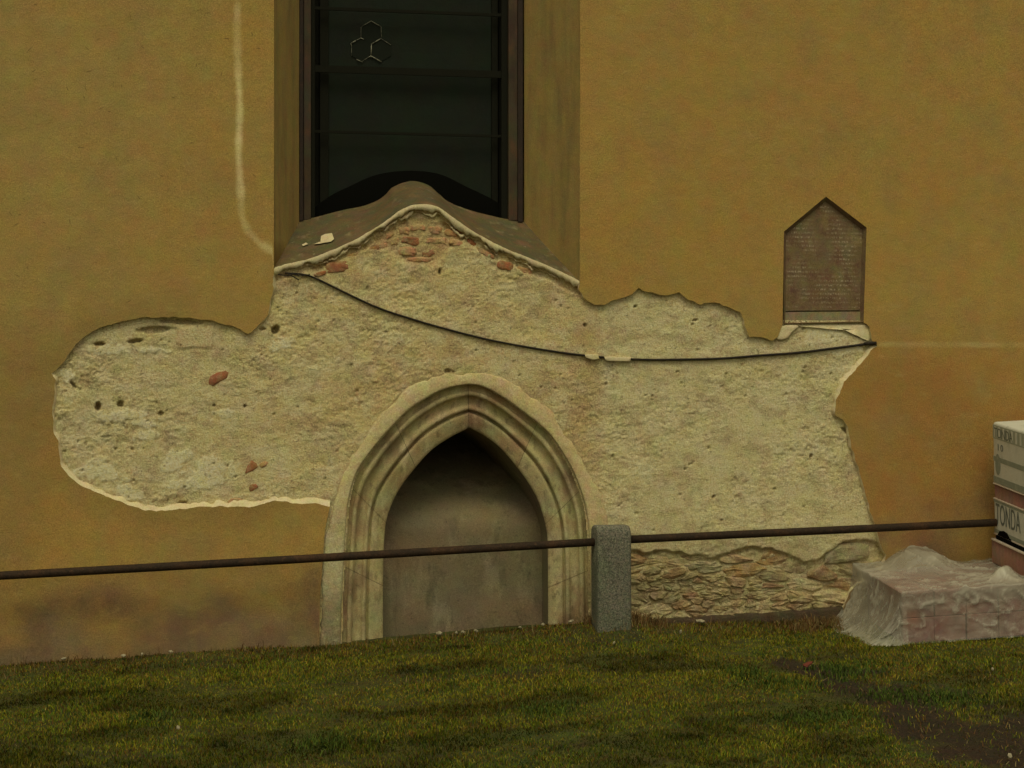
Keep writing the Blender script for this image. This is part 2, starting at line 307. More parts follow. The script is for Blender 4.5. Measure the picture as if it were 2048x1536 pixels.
g = np.concatenate([np.stack([gx.ravel(), gz.ravel()], -1), np.stack([dx_.ravel(), dz_.ravel()], -1), np.stack([ex.ravel(), ez.ravel()], -1)])
g = g+(rng.random(g.shape)-.5)*.004
ins = inpoly(g[:, 0], g[:, 1], hpoly); g = g[~ins]
far = dline(g[:, 0], g[:, 1], hpoly+[hpoly[0]]) > .012; g = g[far]
pts += [Vector(q) for q in g]
r = delaunay_2d_cdt(pts, edges, [], 0, 1e-5)
V2 = np.array([(v.x, v.y) for v in r[0]]); T = np.array([tuple(f) for f in r[2] if len(f) == 3], int)
cen = V2[T].mean(1); T = T[~inpoly(cen[:, 0], cen[:, 1], hpoly)]
def facing(V, T):   # make normals look to -Y
    n = np.cross(V[T[:, 1]]-V[T[:, 0]], V[T[:, 2]]-V[T[:, 0]]); fl = n[:, 1] > 0; T = T.copy(); T[fl] = T[fl][:, ::-1]; return T
V3 = np.stack([V2[:, 0], undul(V2[:, 0], V2[:, 1]), V2[:, 1]], -1); T = facing(V3, T)
px, py = proj(V3)
c = np.tile(OCH, (len(V3), 1))
def blend(c, m, colr): return c*(1-m[:, None])+np.array(colr)*m[:, None]
c = blend(c, .45*sstep(700, 200, px)*sstep(1200, 500, py), (.37, .275, .10))                # left, greener
c = blend(c, .85*sstep(1500, 1800, px)*sstep(600, 760, py+60*fbm(px/120, py/90, 3, 59)), (.345, .178, .048))            # lower right, browner
c = blend(c, .7*sstep(150, 40, px+60*fbm(px/90, py/90, 3, 60))*sstep(560, 760, py)*sstep(1250, 1100, py), (.29, .185, .06))
lb = dline(px, py, LOBE[9:36]); c = blend(c, .55*sstep(70, 8, lb+26*fbm(px/50, py/50, 3, 62)), (.27, .175, .055))    # darker damp margin round the patch
base_y = 1335-px*.066
c = blend(c, .95*sstep(210, 40, base_y-py+170*fbm(px/110, py/60, 4, 64)), (.20, .12, .07))
c = blend(c, .6*sstep(60, 5, base_y-py+40*fbm(px/40, py/30, 4, 65)), (.19, .14, .075))  # rising damp
d = np.hypot((px-130)/110, (py-1215)/35)+.4*fbm(px/50, py/40, 3, 66); c = blend(c, .75*sstep(1.3, .4, d), (.12, .075, .05))
c = blend(c, .9*sstep(1140, 1190, py+14*fbm(px/30, py/20, 3, 68))*(px > 1600), (.20, .125, .055))
c = blend(c, .35*sstep(250, 0, base_y-py)*(px < 1600)*sstep(.05, .5, fbm(px/60, py/40, 3, 67)), (.30, .24, .13))
w_ = 3.2+3.0*fbm(py/24, py*0, 3, 70); dd = dline(px, py, st)
fade = .62+.38*sstep(.55, -.1, fbm(py/60, px*0, 2, 71)); fade = fade*sstep(-5, 20, py)
c = blend(c, .95*fade*sstep(w_+8, w_-2, dd)*(px < 549), (.78, .63, .31))                                   # filled crack
c = blend(c, .3*sstep(20, 3, np.hypot(px-530, (py-492)*.9)+5*fbm(px/14, py/14, 2, 72)), (.62, .50, .22))
c = blend(c, .7*sstep(8, 2, abs(py-688-(px-1750)*.006))*(px > 1752)*(.5+.5*sstep(-.4, .4, fbm(px/40, py*0, 2, 74))), (.56, .42, .17))
plaster = mesh_obj('ochre_plaster', V3, T, M['ochre'], wall, True, col=c)

hv, hf = [], []
for k in range(80):
    x_, y_ = (random.uniform(0, 540), random.uniform(0, 640)) if k < 90 else (random.uniform(0, 2048), random.uniform(0, 1280))
    if inpoly(np.array([x_]), np.array([y_]), [tuple(q) for q in hole])[0] or dline(np.array([x_]), np.array([y_]), [tuple(q) for q in hole])[0] < 30: continue
    a_ = random.uniform(-.9, .9)+(.5 if random.random() < .6 else 2.2); l_ = random.uniform(2, 7); n_ = len(hv); w2 = random.uniform(.35, .8)
    for t_, ww in ((-1, .2), (-.2, 1), (.4, .8), (1, .15)):
        cx_, cy_ = x_+t_*l_*math.cos(a_)+random.uniform(-1, 1), y_+t_*l_*math.sin(a_)+random.uniform(-1, 1)
        for sg in (-1, 1):
            p_ = unp(cx_-sg*w2*ww*math.sin(a_), cy_+sg*w2*ww*math.cos(a_), YP); p_[1] = float(undul(p_[0], p_[2]))-.0012; hv.append(p_)
    for j in range(3): hf.append((n_+2*j, n_+2*j+1, n_+2*j+3, n_+2*j+2))
tag(mesh_obj('hairline_cracks', hv, hf, M['cracks'], wall), kind='stuff')
# broken rim of the plaster
def rim(name, line, seed, closed_pts=None):
    n = len(line); tg = np.gradient(line, axis=0); tg /= np.hypot(tg[:, 0], tg[:, 1])[:, None]+1e-9
    nr = np.stack([-tg[:, 1], tg[:, 0]], -1)
    mid = line+nr*6; s = np.where(inpoly(mid[:, 0], mid[:, 1], [tuple(q) for q in hole]), 1, -1); nr = nr*np.median(s) if abs(np.mean(s)) > .3 else nr*s[:, None]
    up = -nr[:, 1]; k = np.arange(n)
    bev = 1.0+np.clip(up, 0, 1)*10+np.clip(1-abs(up), 0, 1)*4.5
    bev = bev*(.85+.9*fbm(k*.22, k*0, 4, seed, .7)); bev = np.clip(bev, .8, 17)
    if name == 'broken_edge' and line[0][1] > 1200: bev[:16] *= .35
    wi = unp(line[:, 0], line[:, 1], YP); a = np.stack([wi[:, 0], undul(wi[:, 0], wi[:, 2]), wi[:, 2]], -1)
    q = line+nr*bev[:, None]*.45; b = unp(q[:, 0], q[:, 1], -.022+.006*fbm(k*.4, k*0+3, 2, seed+1)); q = line+nr*bev[:, None]; d = unp(q[:, 0], q[:, 1], -.004+.006*fbm(k*.5, k*0, 2, seed+2))
    e = unp((line+nr*(bev+1)[:, None])[:, 0], (line+nr*(bev+1)[:, None])[:, 1], .075)
    return loft(name, [a, b, d, e], M['cream'], wall, False)
tag(rim('broken_edge', lobe, 80), 'pale broken plaster edge round the left lobe of the bare patch')
tag(rim('broken_edge', right, 84), 'pale broken plaster edge on the right of the bare patch')
tag(rim('broken_edge', topr, 88), 'jagged broken plaster edge between window and tablet')

def slab(name, x0, x1, y0, y1, z0, z1, mat):
    V = [(x0, y0, z0), (x1, y0, z0), (x1, y1, z0), (x0, y1, z0), (x0, y0, z1), (x1, y0, z1), (x1, y1, z1), (x0, y1, z1)]
    return mesh_obj(name, V, [(0, 3, 2, 1), (4, 5, 6, 7), (0, 1, 5, 4), (1, 2, 6, 5), (2, 3, 7, 6), (3, 0, 4, 7)], mat, wall)
slab('sky_block', X0, X1, 2.2, 2.5, Z0, Z1, M['reveal']); slab('sky_block_top', X0, X1, YP+.02, 2.6, Z1+.001, Z1+.2, M['reveal'])  # unseen slabs added behind and on top to keep sky light out
slab('wall_end', X0-.2, X0-.001, YP, 2.5, Z0, Z1, M['reveal']); slab('wall_end', X1+.001, X1+.2, YP, 2.5, Z0, Z1, M['reveal'])
# ------------------------------------------------------------------ bare rough render (height field)
MASON = [(1240, 1095), (1290, 1104), (1330, 1100), (1380, 1108), (1430, 1112), (1470, 1098), (1505, 1092), (1540, 1095), (1575, 1108), (1605, 1122), (1640, 1118), (1660, 1100), (1690, 1082), (1730, 1080),
         (1790, 1090), (1790, 1300), (1240, 1300)]
SP = .0085
xs = np.arange(-3.6, 3.25, SP); zs = np.arange(-.02, 3.4, SP)
GX, GZ = np.meshgrid(xs, zs, indexing='ij'); P0 = np.stack([GX, GX*0, GZ], -1); px, py = proj(P0)
h = .0070*fbm(GX*6-GZ*1.5, GZ*10, 3, 100) + .0075*fbm(GX*20-GZ*6, GZ*34, 4, 104, .62) + .0075*fbm(GX*52, GZ*62, 2, 108)
rdg = abs(fbm(GX*11+GZ*4, GZ*19, 3, 106)); h += -.013*sstep(.07, .0, rdg)*sstep(-.1, .4, fbm(GX*5, GZ*5, 2, 107))
h *= (1-.3*sstep(1180, 1260, px))*(.32+.60*sstep(-.35, .35, fbm(GX*2.2, GZ*3, 4, 109)))
h += .004*sstep(.1, .4, fbm(GX*3, GZ*5, 3, 111))
col = np.zeros(GX.shape+(3,)); col[:] = (.74, .605, .30)
def bl(mk, c_): 
    global col; col = col*(1-mk[..., None])+np.array(c_)*mk[..., None]
n1 = fbm(px/110, py/90, 4, 120); n2 = fbm(px/60, py/45, 4, 124)
warm = sstep(450, 600, px)*sstep(1230, 1160, px)
bl(.55*warm*sstep(-.25, .35, n1), (.66, .475, .21)); bl(.35*warm*sstep(.0, .4, n2), (.54, .36, .16))
bl(.55*sstep(1170, 1230, px+15*n2), (.74, .65, .365)); bl(.35*sstep(500, 300, px), (.68, .58, .33))
bl(.4*sstep(.05, .45, n2), (.54, .44, .23)); bl(.45*sstep(.1, -.3, fbm(px/35, py/25, 3, 128)), (.76, .66, .40)); bl(.45*sstep(.05, .4, fbm(px/26, py/16, 4, 129)), (.42, .32, .16))
bl(.5*sstep(1120, 1150, px)*sstep(1215, 1185, px)*sstep(560, 700, py)*sstep(1000, 800, py), (.50, .34, .17))
bl(.35*sstep(1050, 1090, py)*sstep(1250, 1300, px), (.56, .46, .25))
def spot(x, y, rx, ry, a=0, ns=.25, sd=130, sc=18):
    u = (px-x)*math.cos(a)+(py-y)*math.sin(a); v = -(px-x)*math.sin(a)+(py-y)*math.cos(a)
    return np.hypot(u/rx, v/ry)+ns*fbm(px/sc, py/sc, 3, sd)
# pale smooth lime skins left on it (slightly proud)
for i, (x, y, rx, ry, a) in enumerate([(352, 915, 26, 11, -.2), (420, 945, 38, 20, -.1), (375, 965, 40, 9, -.05), (335, 935, 20, 8, 0), (262, 988, 24, 12, .2), (295, 872, 24, 9, -.1), (560, 690, 24, 11, -.2),
        (128, 745, 22, 12, .4), (215, 700, 32, 8, 0), (300, 700, 28, 7, 0), (235, 830, 38, 9, 0), (190, 925, 30, 7, -.4), (290, 850, 30, 8, .1), (205, 945, 44, 12, .2), (450, 825, 20, 7, 0), (1640, 675, 45, 12, -.05), (1690, 700, 30, 9, 0)]):
    mk = sstep(1.15, .85, spot(x, y, rx*1.15, ry*1.2, a, .85, 132+i, 15)); h = h*(1-.75*mk)+.006*mk; bl(.8*mk, (.86, .77, .48))
sq = sstep(3, -3, np.maximum(abs(px-389-2*fbm(py/9, px/9, 2, 150)*2)-35, abs(py-675+(px-389)*.05)-22)+5*fbm(px/12, py/12, 3, 151)); h = h*(1-.8*sq)+.010*sq; bl(.8*sq, (.72, .57, .31))
# holes and slots knocked into it; dark colour inside deepens their shade
for i, (x, y, rx, ry, a, dp) in enumerate([(551, 660, 9, 8, -.6, .07), (196, 813, 6, 9, 0, .07), (241, 808, 6, 6, 0, .05), (199, 688, 12, 3.5, 0, .05), (271, 682, 15, 4, -.1, .05), (147, 770, 9, 3, .8, .04), (322, 827, 5, 4, 0, .04),
        (308, 660, 34, 7, -.05, .03), (525, 658, 6, 3, 0, .03), (880, 543, 3, 6, 0, .04), (896, 742, 6, 4, 0, .03), (428, 811, 3, 3, 0, .03), (490, 812, 3, 3, 0, .03), (365, 1006, 9, 3, 0, .03), (360, 643, 40, 5, .05, .025),
        (1270, 613, 3, 3, 0, .03), (1390, 640, 6, 2.5, -.3, .02), (1622, 912, 3, 4, 0, .03), (1695, 862, 12, 4, .5, .03), (1170, 650, 3, 3, 0, .03)]):
    mk = sstep(1.2, .7, spot(x, y, rx, ry, a, .3, 160+i, 7)); h -= dp*mk; bl(.5*mk, (.16, .12, .06))
for k in range(170):
    x, y = random.uniform(110, 1720), random.uniform(560, 1090); s = random.uniform(1.2, 2.8)
    x0, x1, y0, y1 = x-12, x+12, y-12, y+12
    mk = sstep(1.2, .6, np.hypot(px-x, py-y)/s); h -= .02*mk
# masonry strip set back
mm = inpoly(px, py, MASON); dm = dline(px, py, MASON+MASON[:1]); sdm = np.where(mm, dm, -dm)+5*fbm(px/14, py/12, 3, 190)
mk = sstep(-1, 5, sdm); h -= .034*mk+.016*mk*fbm(GX*18, GZ*34, 4, 192); bl(.55*mk, (.56, .45, .24))
# brick field set back below the gable
GAB = [(700, 510), (760, 470), (800, 440), (850, 432), (900, 445), (935, 470), (900, 500), (885, 520), (860, 535), (800, 528), (775, 500), (740, 500)]
mg = inpoly(px, py, GAB); dg = dline(px, py, GAB+GAB[:1]); sdg = np.where(mg, dg, -dg)+5*fbm(px/14, py/12, 3, 194)
mk = sstep(-2, 8, sdg); h -= .02*mk; bl(.6*mk, (.53, .36, .17))
h -= .022*sstep(13, 5, dline(px, py, [tuple(q) for q in sf+np.array((0, 16))])+5*fbm(px/10, py/10, 2, 196))   # crack under the sill edge
# a fillet pressed over the cable
CABLE = [(570, 546), (600, 548), (628, 555), (700, 590), (760, 617), (830, 640), (900, 660), (980, 680), (1060, 695), (1130, 706), (1200, 714), (1280, 719), (1360, 719), (1440, 717), (1520, 711), (1600, 705), (1680, 695), (1748, 686)]
dc = dline(px, py, CABLE); up = np.interp(px, [q[0] for q in CABLE], [q[1] for q in CABLE])-py
fm = sstep(26, 4, dc+8*fbm(px/30, py/10, 2, 198))*(up > -2); h = h*(1-.5*fm)+.007*fm; bl(.4*fm, (.60, .50, .29))
# sunk behind portal band, window and outside
inO = inpoly(px, py, [tuple(q) for q in POUT]); dO = dline(px, py, POUT); h = np.where(inO, np.minimum(h, -.0)-.012*sstep(2, 14, dO), h)
inH = inpoly(px, py, [tuple(q) for q in hole]); dH = dline(px, py, [tuple(q) for q in hole]+[tuple(hole[0])])
above = py < np.interp(px, sf[:, 0], sf[:, 1], left=0, right=0)
keepv = (inH | (dH < 22)) & ~(above & (px > 548) & (px < 1160)) & ~inpoly(px, py, [tuple(q) for q in opening+np.sign(opening-np.array((936, 0)))*np.array((-6, 0))])
keepv &= ~(inpoly(px, py, [(1560, 380), (1745, 380), (1745, 640), (1560, 640)]))
h = np.where(inH, h, np.minimum(h, .0))
h = np.minimum(h, .030)
kq = keepv[:-1, :-1] & keepv[1:, :-1] & keepv[:-1, 1:] & keepv[1:, 1:]
Vr = np.stack([GX, -h, GZ], -1).reshape(-1, 3); f = grid_faces(*GX.shape, keep=kq)
used = np.zeros(len(Vr), bool); used[f.ravel()] = True; idx = np.cumsum(used)-1
rough = mesh_obj('bare_render', Vr[used], idx[f], M['rough'], wall, True, col=col.reshape(-1, 3)[used])
tag(rough, 'rough bare lime render exposed where the ochre plaster was removed')
def hgt(x, y):          # height of the render at a pixel
    p = unp(x, y, 0); i = int(np.clip((p[0]-xs[0])/SP, 0, len(xs)-1)); j = int(np.clip((p[2]-zs[0])/SP, 0, len(zs)-1)); return float(-h[i, j])

# ------------------------------------------------------------------ rubble stones (cells of a stretched Voronoi pattern)
def clip(poly, a, b, c_):   # keep a x + b y <= c
    out = []
    for i in range(len(poly)):
        p, q = poly[i], poly[(i+1) % len(poly)]; dp = a*p[0]+b*p[1]-c_; dq = a*q[0]+b*q[1]-c_
        if dp <= 0: out.append(p)
        if dp*dq < 0: t_ = dp/(dp-dq); out.append((p[0]+(q[0]-p[0])*t_, p[1]+(q[1]-p[1])*t_))
    return out
def chaikin(P, n=1):
    for _ in range(n):
        o = []
        for i in range(len(P)):
            p, q = P[i], P[(i+1) % len(P)]; o += [(p[0]*.75+q[0]*.25, p[1]*.75+q[1]*.25), (p[0]*.25+q[0]*.75, p[1]*.25+q[1]*.75)]
        P = o
    return P
SPECIAL = [(1412, 1134, 5), (1485, 1140, 1), (1548, 1115, 1), (1610, 1168, 3), (1662, 1192, 3), (1683, 1112, 5), (1315, 1218, 3), (1325, 1122, 0), (1590, 1135, 2), (1645, 1150, 4)]
seeds = [(x, y) for x, y, _ in SPECIAL]; kinds = [k for _, _, k in SPECIAL]
tries = 0
while len(seeds) < 120 and tries < 6000:
    tries += 1; x, y = random.uniform(1255, 1700), random.uniform(1100, 1262)
    rad = random.choice([9, 12, 15, 19])
    if all(math.hypot((x-a)/2.5, y-b) > (rad if i >= len(SPECIAL) else 25) for i, (a, b) in enumerate(seeds)): seeds.append((x, y)); kinds.append(random.choice([0, 0, 2, 2, 3, 4, 0]))
nst = 0
for i, (x, y) in enumerate(seeds):
    P = [(x-60, y-26), (x+60, y-32), (x+60, y+26), (x-60, y+32)]
    for j, (a, b_) in enumerate(seeds):
        if i == j or abs(a-x) > 190: continue
        s2 = 1/6.2; nx, ny = (a-x)*s2, (b_-y); P = clip(P, nx, ny, (a*a-x*x)*s2/2+(b_*b_-y*y)/2)
        if len(P) < 3: break
    if len(P) < 3: continue
    yb_ = np.interp(x, [1258, 1690], [1243, 1215])+2
    P = clip(P, 0, 1, yb_); 
    if len(P) < 3: continue
    P = [(p[0]+random.uniform(-4, 4), p[1]+random.uniform(-3, 3)) for p in P]; P = chaikin(P, 1); cxy = np.mean(P, 0)
    sh = random.uniform(.90, 1.0); P = [(cxy[0]+(p[0]-cxy[0])*sh+random.uniform(-1.6, 1.6), cxy[1]+(p[1]-cxy[1])*sh+random.uniform(-1.3, 1.3)) for p in P]
    if not inpoly(np.array([cxy[0]]), np.array([cxy[1]]), [(q[0], q[1]+3) for q in MASON])[0]: continue
    if max(p[1] for p in P)-min(p[1] for p in P) < 8: continue
    o = prism_px('stone', P, .022+random.uniform(-.014, .014), .085, STN[kinds[i]], wall, .008, lump=.022, seed=i); nst += 1
    o.data.polygons.foreach_set('use_smooth', np.zeros(len(o.data.polygons), bool))
# ------------------------------------------------------------------ exposed bricks under the sill and fragments in the left lobe
def brick(x, y, w_, hh, a, mat, yf=-.004, seed=0, n=18, pw=4.5, parent=None):
    P = []
    r = np.random.default_rng(seed)
    for k in range(n):
        t_ = 2*math.pi*k/n; c_, s__ = math.cos(t_), math.sin(t_)
        u = w_/2*abs(c_)**(2/pw)*np.sign(c_)*(1+.16*(r.random()-.5)); v = 1.12*hh/2*abs(s__)**(2/pw)*np.sign(s__)*(1+.45*(r.random()-.5))
        P.append((x+u*math.cos(a)-v*math.sin(a), y+u*math.sin(a)+v*math.cos(a)))
    return prism_px('brick', P, yf, .05, mat, wall, .005, lump=.012, seed=seed)
BR = [(808, 462, 22, 12, .05, 'brick'), (836, 456, 30, 10, 0, 'brick'), (870, 460, 28, 12, .1, 'brick'), (902, 466, 26, 12, .2, 'brick'), (790, 484, 18, 14, 0, 'brick'), (822, 482, 40, 13, .12, 'redbrick'),
      (872, 482, 44, 12, .02, 'brick'), (912, 486, 28, 10, .2, 'brick'), (815, 503, 36, 15, .03, 'brick'), (856, 507, 26, 14, -.3, 'redbrick'), (838, 519, 48, 9, .02, 'brick'),
      (765, 492, 20, 9, -.1, 'brick'), (748, 497, 22, 8, -.3, 'redbrick'), (712, 509, 34, 8, -.35, 'brick'), (675, 533, 48, 20, -.08, 'redbrick'), (943, 485, 22, 9, .5, 'redbrick'), (918, 461, 20, 8, .9, 'redbrick'),
      (970, 506, 40, 9, .45, 'brick'), (1010, 531, 32, 15, .15, 'redbrick'), (1045, 541, 40, 11, .2, 'brick'), (640, 548, 26, 7, -.3, 'redbrick'), (780, 470, 22, 9, -.5, 'brick')]
for i, q in enumerate(BR): brick(*q[:5], M[q[5]], yf=hgt(q[0], q[1])-.004, seed=300+i)
for i, (P, m_) in enumerate([([(416, 762), (420, 752), (436, 744), (452, 740), (459, 746), (455, 756), (440, 764), (426, 772), (418, 770)], 'redbrick'), ([(489, 948), (494, 932), (503, 920), (514, 926), (516, 934), (505, 942)], 'redbrick'),
        ([(497, 975), (501, 969), (512, 968), (517, 974), (506, 982), (499, 984)], 'redbrick'), ([(452, 1004), (462, 997), (480, 996), (492, 1001), (480, 1009), (462, 1010)], 'brick'), ([(517, 930), (528, 922), (538, 924), (532, 932), (522, 936)], 'brick')]):
    c0 = np.mean(P, 0); prism_px('brick_fragment', P, hgt(*c0)-.003, .04, M[m_], wall, .006, lump=.006, seed=340+i)
# flat pieces of old plaster over the cable and below the tablet
for P in ([(1170, 709), (1196, 708), (1199, 718), (1186, 720), (1171, 715)], [(1208, 713), (1262, 714), (1261, 723), (1212, 722)]):
    prism_px('plaster_dab', P, -.034, .0, M['cream'], wall, .003, lump=.002)

# ------------------------------------------------------------------ window: reveals, sill, frame, glass
YW = .62
win = thing('window', (0, 0, 0), None, None); win.parent = wall; win['label'] = 'tall dark leaded window in a splayed opening'
ys = np.array([-1500, -900, -400, 0, 200, 400, 480, 560, 640])
def reveal(xf, xb, rnd, sgn, lab):
    prof = []
    for k in range(5):
        t_ = k/4; prof.append((xf+sgn*(1-math.cos(t_*1.2))*rnd*.5, YP+t_*t_*.03))
    f0 = prof[-1]; bk = (xb, YW)
    prof += [(f0[0]+(bk[0]-f0[0])*t_, f0[1]+(bk[1]-f0[1])*t_) for t_ in np.linspace(.1, 1, 8)]
    zz = unp(800, np.minimum(ys, 552 if sgn > 0 else 572), 0)[:, 2]
    rows = []
    for x_, y_ in prof:
        p = unp(x_, 300, y_); rows.append([(p[0], y_+.004*math.sin(z_*3+x_), z_) for z_ in zz])
    return tag(loft('reveal', rows, M['reveal'], wall, True, flip=sgn < 0), lab)
reveal(548, 600, 2, 1, 'narrow left splay of the window opening'); reveal(1160, 1048, 14, -1, 'wide right splay of the window opening')
tz = unp(800, -1500, 0)[2]
a_, b_, c_, d_ = unp(548, 0, YP), unp(1160, 0, YP), unp(1048, 0, YW), unp(600, 0, YW)
mesh_obj('window_head', [(a_[0], YP, tz-.01), (b_[0], YP, tz-.01), (c_[0], YW+.3, tz-.01), (d_[0], YW+.3, tz-.01)], [(0, 1, 2, 3)], M['reveal'], wall)
rows = []
for k in range(15):
    t_ = k/14; q = sbk*(1-t_)+sf*t_; y_ = YW*(1-t_)+(-.026)*t_
    bulge = 10*math.sin(math.pi*t_)*.35
    rows.append(unp(q[:, 0], q[:, 1]+bulge*np.exp(-((q[:, 0]-835)/90)**2)*-1, y_)+np.stack([q[:, 0]*0, q[:, 0]*0, .004*fbm(q[:, 0]/30, q[:, 1]/14, 2, 210)], -1))
tag(loft('sill', rows, M['sill'], wall, True), 'brown sloping gable shaped window sill')
# pale edge of the sill: a ragged strip with thickness
k = np.arange(NS)*90/NS; wdt = np.clip(7+10*fbm(k*.25, k*0, 3, 220, .6)+3*fbm(k*2.4, k*0, 2, 221), 2, 20)+5*np.exp(-((sf[:, 0]-850)/34)**2); top = unp(sf[:, 0], sf[:, 1]-3+1.0*fbm(k*.8, k*0, 3, 224), -.027)
m1 = unp(sf[:, 0], sf[:, 1]+1+1.2*fbm(k*1.6, k*0, 2, 223), -.031); m2_ = unp(sf[:, 0], sf[:, 1]+wdt, -.026+.006*fbm(k*.3, k*0, 2, 222)); m3_ = unp(sf[:, 0], sf[:, 1]+wdt+1, .03)
tag(loft('sill_edge', [top, m1, m2_, m3_], M['cream'], wall, False), 'ragged cream broken edge along the front of the sill')
lo = sf[:, 1]+wdt+5+2*fbm(k*.3, k*0, 2, 226); lo = lo+2.5*fbm(k*.9, k*0, 3, 227); sel = (k > 6) & (k < 84)
kk = k[sel]; e1 = unp(sf[sel, 0], lo[sel], -.010-.006*fbm(kk*.2, kk*0, 2, 228)); e2 = unp(sf[sel, 0], lo[sel]+np.clip(1+14*fbm(kk*.35, kk*0, 4, 230, .7), .0, 14), -.004); e3 = unp(sf[sel, 0], lo[sel]-1, .03)
tag(loft('render_lip', [e3, e1, e2, e2+np.array((0, .04, 0))], M['cream'], wall, False), 'second broken lip of render below the sill edge')
for P in ([(642, 472), (650, 468), (664, 466), (668, 478), (662, 483), (640, 487), (628, 488), (641, 483)], [(604, 489), (612, 485), (616, 488), (606, 492)]):
    q = np.array(P, float); # lies on the sill: find its depth on the ramp
    tt = np.clip((q[:, 1]-np.interp(q[:, 0], sbk[:, 0], sbk[:, 1]))/(np.interp(q[:, 0], sf[:, 0], sf[:, 1])-np.interp(q[:, 0], sbk[:, 0], sbk[:, 1])), 0, 1)
    yy = YW*(1-tt)-.026*tt-.028; V = np.concatenate([unp(q[:, 0], q[:, 1], yy), unp(q[:, 0], q[:, 1], yy+.012)]); n = len(P)
    tag(mesh_obj('paint_flake', V, [tuple(range(n))]+[(i, (i+1) % n, n+(i+1) % n, n+i) for i in range(n)], M['cream'], wall), 'small pale remnant of paint on the sill')
P = [(560, 500), (566, 468), (578, 456), (584, 474), (578, 505), (566, 520)]
def stripx(name, xa, xb, ya, yb, yf, yd, mat, parent, lab=None):   # vertical board between two pixel columns
    za = unp((xa+xb)/2, ya, yf)[2]; zb = unp((xa+xb)/2, yb, yf)[2]; p = unp(xa, 0, yf)[0]; q = unp(xb, 0, yf)[0]
    V = [(p, yf, zb), (q, yf, zb), (q, yf, za), (p, yf, za), (p, yd, zb), (q, yd, zb), (q, yd, za), (p, yd, za)]
    o = mesh_obj(name, V, [(0, 1, 2, 3), (5, 4, 7, 6), (4, 0, 3, 7), (1, 5, 6, 2), (3, 2, 6, 7), (4, 5, 1, 0)], mat, parent)
    bv = o.modifiers.new('b', 'BEVEL'); bv.width = .003; bv.segments = 2
    return tag(o, lab)
YG = .76
stripx('frame_bar', 599, 607, -1490, 442, .59, .66, M['metal'], win, 'dark iron bar on the left of the window')
stripx('flashing', 608, 622, -1490, 440, .605, .66, M['lead'], win, 'rust streaked strip on the left')
stripx('flashing', 1017, 1035, -1490, 441, .605, .66, M['lead'], win, 'rust streaked strip on the right')
stripx('frame_bar', 1036, 1046, -1490, 444, .59, .66, M['metal'], win, 'dark iron bar on the right of the window')
stripx('inner_jamb', 622, 630, -1490, 470, .64, .78, M['inner'], win); stripx('inner_jamb', 1003, 1018, -1490, 470, .64, .78, M['inner'], win)
stripx('inner_stile', 640, 657, -1490, 470, .73, .80, M['inner'], win); stripx('inner_stile', 984, 996, -1490, 470, .73, .80, M['inner'], win)
stripx('side_pane', 585, 645, -1490, 470, .795, .80, M['inner'], win); stripx('side_pane', 992, 1080, -1490, 470, .795, .80, M['inner'], win)
def barz(name, y0, y1, xa, xb, yf, yd, mat):
    c_ = 820; za = unp(c_, y0, yf)[2]; zb = unp(c_, y1, yf)[2]; p = unp(xa, 0, yf)[0]; q = unp(xb, 0, yf)[0]
    V = [(p, yf, zb), (q, yf, zb), (q, yf, za), (p, yf, za), (p, yd, zb), (q, yd, zb), (q, yd, za), (p, yd, za)]
    return mesh_obj(name, V, [(0, 1, 2, 3), (5, 4, 7, 6), (4, 0, 3, 7), (1, 5, 6, 2), (3, 2, 6, 7), (4, 5, 1, 0)], mat, win)
lv = [(-1490, None)]; bars = [(20, 26, 0), (136, 150, 1), (265, 270, 0)]
for k in range(1, 12): bars += [(136-256*k, 150-256*k, 1), (20-256*k, 25-256*k, 0)]
for y0, y1, th in bars: barz('saddle_bar', y0, y1, 623, 1018, .655, .675, M['inner'] if not th else M['inner'])
edges_ = sorted([b_[0]+3 for b_ in bars]+[-1490, 480])
HEX = [(742, 65), (722.3, 99.5), (762.5, 99.5)]; R = 23.2
for a0, a1 in zip(edges_[:-1], edges_[1:]): barz('glass_pane', a0+.5, a1-.5, 650, 990, YG, YG+.01, M['glass'])
for hx, hy in HEX:
    P = [(hx+R*math.sin(k*math.pi/3), hy-R*math.cos(k*math.pi/3)) for k in range(6)]
    prism_px('hexagon_pane', P, YG-.006, YG-.001, M['glass2'], win)
def tube(name, pts3, r_, mat, parent, n=8, smooth=True, rv=None):
    P = np.array(pts3, float); m_ = len(P); tg = np.gradient(P, axis=0); tg /= np.linalg.norm(tg, axis=1)[:, None]
    ref = np.array((0, 0, 1.)) if abs(tg[0][2]) < .9 else np.array((0, 1., 0)); a = np.cross(tg, ref); a /= np.linalg.norm(a, axis=1)[:, None]; b = np.cross(tg, a)
    rr = np.full(m_, r_) if rv is None else rv; th = np.arange(n)*2*math.pi/n
    V = (P[:, None]+rr[:, None, None]*(a[:, None]*np.cos(th)[None, :, None]+b[:, None]*np.sin(th)[None, :, None])).reshape(-1, 3)
    fs = [(i*n+j, i*n+(j+1) % n, (i+1)*n+(j+1) % n, (i+1)*n+j) for i in range(m_-1) for j in range(n)]+[tuple(range(n))[::-1], tuple((m_-1)*n+j for j in range(n))]
    return mesh_obj(name, V, fs, mat, parent, smooth)
